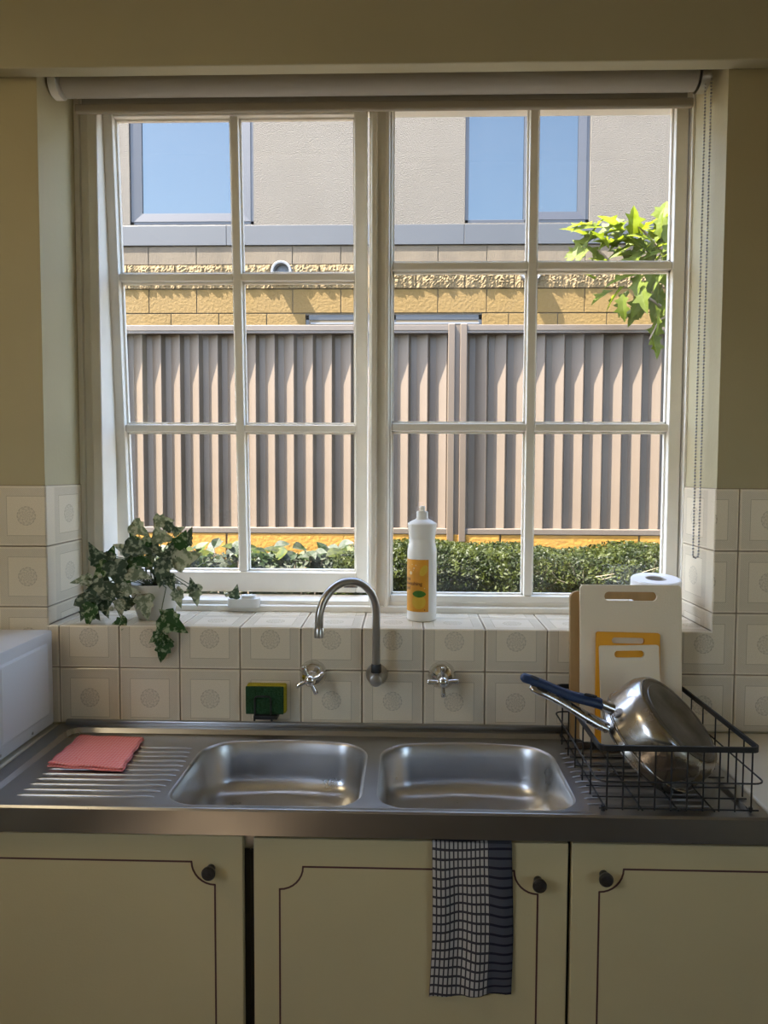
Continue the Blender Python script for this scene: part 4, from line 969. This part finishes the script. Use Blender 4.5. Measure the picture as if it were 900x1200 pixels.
def hpane(parent, x0, x1, z0, z1, y): child('pane', MB().box(x0, x1, y, y+0.006, z0, z1), M['skyglass'], parent)
csash(o, wa0+0.035, wa1-0.035, wz0+0.035, wz1-0.05, y-0.006, 0.085); hpane(o, wa0+0.10, wa1-0.10, wz0+0.10, wz1-0.12, y+0.02)
o, y = hwindow(wb0, wb1, wz0, wz1, 2)
xm = (wb0+wb1)/2
hpane(o, wb0+0.03, xm-0.02, wz0+0.03, wz1-0.04, y+0.04)
csash(o, xm+0.02, wb1-0.035, wz0+0.035, wz1-0.05, y-0.006, 0.08); hpane(o, xm+0.09, wb1-0.10, wz0+0.10, wz1-0.12, y+0.02)
# low dark window in the limestone
o, y = hwindow(wl0, wl1, wlz-1.0, wlz, 2, 'window', M['aludark'], 0.01)
child('pane', MB().box(wl0+0.03, wl1-0.03, y+0.05, y+0.056, wlz-0.97, wlz-0.04), M['darkglass'], o)
child('sill_strip', MB().box(wl0+0.05, wl1-0.03, y-0.010, y+0.02, wlz-0.095, wlz-0.078), M['vent'], o)
for u in (330, 622):
    c_ = aty(u, 318.5, HY-0.06); mt = Matrix.Translation((c_.x, HY, c_.z)) @ Matrix.Rotation(pi/2, 4, 'X')
    v_ = MB().lathe([(0.105, -0.02), (0.105, 0.085), (0.098, 0.092), (0.080, 0.090), (0.074, 0.06), (0.074, 0.03)], 36, mt, capt=False); vo = v_.build('round_vent', M['vent'], hs, 40)
    child('vent_louvre', MB().box(c_.x-0.07, c_.x+0.07, HY-0.055, HY-0.03, c_.z-0.015, c_.z+0.006), M['vent'], vo)
    child('vent_back', MB().lathe([(0.076, 0.025), (0.0, 0.028)], 24, mt, capb=False, capt=False), M['aludark'], vo)

# hedge along the fence
hg = empty('clipped_hedge', (1.1, 3.0, 0), 'clipped green hedge in front of the low yellow wall', 'hedge')
def htop(x): return 1.05-0.0 + 0.02*math.sin(x*3.1)+0.015*math.sin(x*7.3+1)
HTOP = aty(600, 637, 3.1).z
HX_0, HX_1, HY_0, HY_1 = -0.32, 2.25, 2.55, 3.42
def leafcloud(n, fn, size, seed):
    r = np.random.default_rng(seed); V = []; Fc = []
    P_, Nn = fn(r, n); d = r.normal(size=(n, 3)); d /= np.linalg.norm(d, axis=1)[:, None]
    nn = Nn+0.9*r.normal(size=(n, 3)); nn /= np.linalg.norm(nn, axis=1)[:, None]
    a = np.cross(nn, d); a /= np.linalg.norm(a, axis=1)[:, None]; b = np.cross(nn, a)
    s = size*(0.6+0.8*r.random(n))[:, None]
    quad = np.stack([P_-b*s, P_+a*s*0.45, P_+b*s, P_-a*s*0.45], 1).reshape(-1, 3)
    faces = np.arange(4*n).reshape(-1, 4)
    me = bpy.data.meshes.new('foliage'); me.from_pydata(quad.tolist(), [], faces.tolist()); return me
def hedge_fn(r, n):
    side = r.random(n); x = HX_0+(HX_1-HX_0)*r.random(n); t = r.random(n)
    lump = 0.05*np.sin(x*5.3)+0.03*np.sin(x*11.7+1.3)
    H = HTOP-0.02+0.022*np.sin(x*3.7+0.5)+0.015*np.sin(x*9.1)
    top = side < 0.45
    dep = np.abs(r.normal(size=n))*0.035
    y = np.where(top, HY_0+(HY_1-HY_0)*t, HY_0+lump+dep); z = np.where(top, H-dep, H-(H-0.25)*t**1.2)
    # round the front top edge
    edge = np.clip((HY_0+0.18-y)/0.18, 0, 1); z = np.where(top, z-0.10*edge**2, z); y = np.where(top, y, y+0.10*np.clip((z-(H-0.16))/0.16, 0, 1)**2)
    N_ = np.where(top[:, None], np.array([[0, -0.25, 1.0]]), np.array([[0, -1.0, 0.35]]))
    return np.stack([x, y, z], 1), N_
me = leafcloud(60000, hedge_fn, 0.0125, 5); fo = link('foliage', me, M['hedge'], hg); fo['kind'] = 'stuff'
MB().box(HX_0+0.06, HX_1, HY_0+0.09, HY_1-0.03, -0.02, HTOP-0.09, 0.05).build('inner_growth', M['hedgecore'], hg)
# hedge twigs poking from the front
tw = MB(); rt_ = random.Random(9)
for i in range(60):
    x = rt_.uniform(0.85, 2.0); z = HTOP-rt_.uniform(0.12, 0.42); y = HY_0+0.04
    d = Vector((rt_.uniform(-0.6, 1), -0.5, rt_.uniform(0.1, 0.8))).normalized(); tw.tube([(x, y, z), Vector((x, y, z))+d*0.06, Vector((x, y, z))+d*rt_.uniform(0.09, 0.15)], [0.004, 0.003, 0.0015], 4)
M['twig'] = pbr('dry_twig', (0.10, 0.08, 0.045), 0.8)
two = tw.build('twigs', M['twig'], hg); two['kind'] = 'stuff'

# broad-leaved shrubs to the left of the hedge
def broad_leaf(name):
    m = MB(); N_ = 7
    for s in (1, -1):
        a = len(m.v)
        for i in range(N_): y = i/(N_-1); m.v.append((0, y, -0.12*y*y))
        for i in range(N_): y = i/(N_-1); w = 0.34*math.sin(pi*y**0.8); m.v.append((s*w, y, 0.35*w-0.12*y*y))
        m.f += [(a+i, a+i+1, a+N_+i+1, a+N_+i) for i in range(N_-1)]
    return m.mesh(name)
SL = {}
for k in ('shrub', 'shruby', 'hedge'):
    SL[k] = broad_leaf('leaf'); SL[k].materials.append(M[k])
rs = random.Random(21)
for (xa, xb, lab, cnt, top) in ((-2.55, -1.42, 'grey-green broad-leaved shrub under the fence behind the potted ivy', 70, 646), (-1.45, -0.22, 'broad-leaved shrub beside the clipped hedge', 110, 641)):
    cx = (xa+xb)/2; sb = empty('broadleaf_shrub', (cx, 3.05, 0), lab, 'shrub'); st = MB()
    for i in range(cnt):
        x = rs.uniform(xa, xb); y = rs.uniform(2.72, 3.35); zt2 = aty(450, top+rs.uniform(-9, 8), y).z; z = zt2-0.03-(abs(rs.gauss(0, 0.16)) if rs.random() < 0.6 else 0.02)
        a = rs.uniform(0, 2*pi); tip = Vector((math.cos(a), -0.5+0.7*math.sin(a), rs.uniform(-0.5, 0.6))); nrm = Vector((rs.uniform(-.5, .5), -0.6, 1))
        key = rs.choice(['shrub', 'shrub', 'shrub', 'shruby', 'hedge', 'shrub'])
        place_leaf(sb, SL[key], Vector((x, y, z)), tip, nrm, rs.uniform(0.09, 0.15), rs.uniform(0.9, 1.3))
        if i % 3 == 0: st.tube([(cx+(x-cx)*0.6, y, -0.02), (cx+(x-cx)*0.8, y, z*0.6), (x, y, z)], [0.012, 0.008, 0.004], 5)
    st.build('stems', M['bark'], sb)
    def fn(r, n, xa=xa, xb=xb, top=top):
        x = xa+(xb-xa)*r.random(n); y = 2.75+0.6*r.random(n); z = np.array([aty(450, top+5, yy).z for yy in y])-0.03-0.45*r.random(n)**1.5
        return np.stack([x, y, z], 1), np.tile(np.array([[0, -0.6, 0.8]]), (n, 1))
    me = leafcloud(2600, fn, 0.028, 31); f2 = link('fine_foliage', me, M['shrub'], sb); f2['kind'] = 'stuff'
    MB().box(xa+0.06, xb-0.06, 2.95, 3.38, -0.02, aty(450, top+14, 3.0).z-0.05, 0.05).build('inner_growth', M['hedgecore'], sb)

# tree reaching in from the right
tr = empty('leafy_tree', (2.35, 3.0, 0), 'bright green tree branch hanging before the fence', 'tree')
TY = 3.05
def tx(zx, zy, Y=TY): return aty(650+0.2222*zx, 220+0.2222*zy, Y)
MB().tube([(2.42, 3.05, -0.02), (2.38, 3.05, 0.9), (2.44, 3.08, 1.8), (2.36, 3.05, 2.6), (2.45, 3.1, 3.5)], [0.055, 0.048, 0.042, 0.034, 0.02], 10).build('trunk', M['bark'], tr, 60)
def br(ps, r0): MB().tube(ps, [r0*(1-0.6*i/(len(ps)-1)) for i in range(len(ps))], 7).build('branch', M['bark'], tr, 60)
q0 = Vector((2.38, 3.05, 2.35)); q1 = Vector((2.36, 3.05, 2.6)); q2 = Vector((2.42, 3.06, 1.95))
br([q1, tx(640, 420), tx(480, 440), tx(300, 395), tx(215, 315)], 0.014); br([q1, tx(680, 300), tx(560, 330), tx(470, 230), tx(420, 190)], 0.012); br([q1, tx(700, 200), tx(600, 150), tx(560, 110)], 0.010)
br([q0, tx(680, 660), tx(570, 630), tx(480, 570), tx(400, 480)], 0.013); br([q0, tx(680, 680), tx(610, 665), tx(550, 700), tx(500, 800)], 0.010); br([tx(520, 330), tx(525, 380), tx(500, 250)], 0.008)
def lobed_leaf(name):
    half = [(0.03, 0.0), (0.16, 0.14), (0.36, 0.22), (0.20, 0.34), (0.22, 0.48), (0.42, 0.62), (0.18, 0.66), (0.14, 0.80), (0.0, 1.0)]
    m = MB(); N_ = len(half)
    for s in (1, -1):
        a = len(m.v); m.v += [(0, y, -0.25*y*y) for _, y in half]+[(s*x*0.8, y, 0.28*x-0.25*y*y) for x, y in half]
        m.f += [(a+i, a+i+1, a+N_+i+1, a+N_+i) for i in range(N_-1)]
    me = m.mesh(name); me.materials.append(M['fig']); return me
FL = lobed_leaf('leaf')
TL = [(140,190),(120,230),(200,215),(160,275),(110,330),(95,360),(275,210),(300,180),(250,250),(345,230),(360,260),(420,180),(440,220),(480,200),(530,160),(570,110),(610,120),(600,190),(560,200),(520,230),(470,290),(410,300),(330,320),(290,290),(590,290),(560,340),(600,340),(470,370),(410,380),(250,375),(200,330),(350,480),(320,580),(345,620),(400,650),(470,620),(430,600),(480,520),(530,540),(440,500),(580,480),(610,470),(600,590),(250,550),(560,690),(535,740),(505,800),(600,520),(520,600),(160,460),(640,160),(650,250),(660,330),(640,400),(650,520),(655,600),(700,200),(720,320),(700,450),(540,270),(500,330),(450,340),(380,345),(550,460),(505,470),(460,560),(580,150),(620,230),(575,250)]
rt2 = random.Random(4)
for zx, zy in TL+[(x+25, y+20) for x, y in TL[::2]]:
    Y = TY+rt2.uniform(-0.12, 0.12); p = tx(zx+rt2.uniform(-12, 12), zy+rt2.uniform(-12, 12), Y); c_ = tx(560, 380)
    out = (p-c_); out.y = 0
    tip = (out.normalized() if out.length > 0.02 else Vector((0, 0, -1)))+Vector((rt2.uniform(-.7, .7), rt2.uniform(-.6, .3), rt2.uniform(-.9, .5)))
    nrm = Vector((rt2.uniform(-.8, .4), rt2.uniform(-.9, .1), 0.8)); s_ = rt2.uniform(0.15, 0.23)
    place_leaf(tr, FL, p-tip.normalized()*s_*0.5, tip, nrm, s_, rt2.uniform(0.8, 1.1))
for o in bpy.data.objects:
    if '_w' in o: del o['_w']
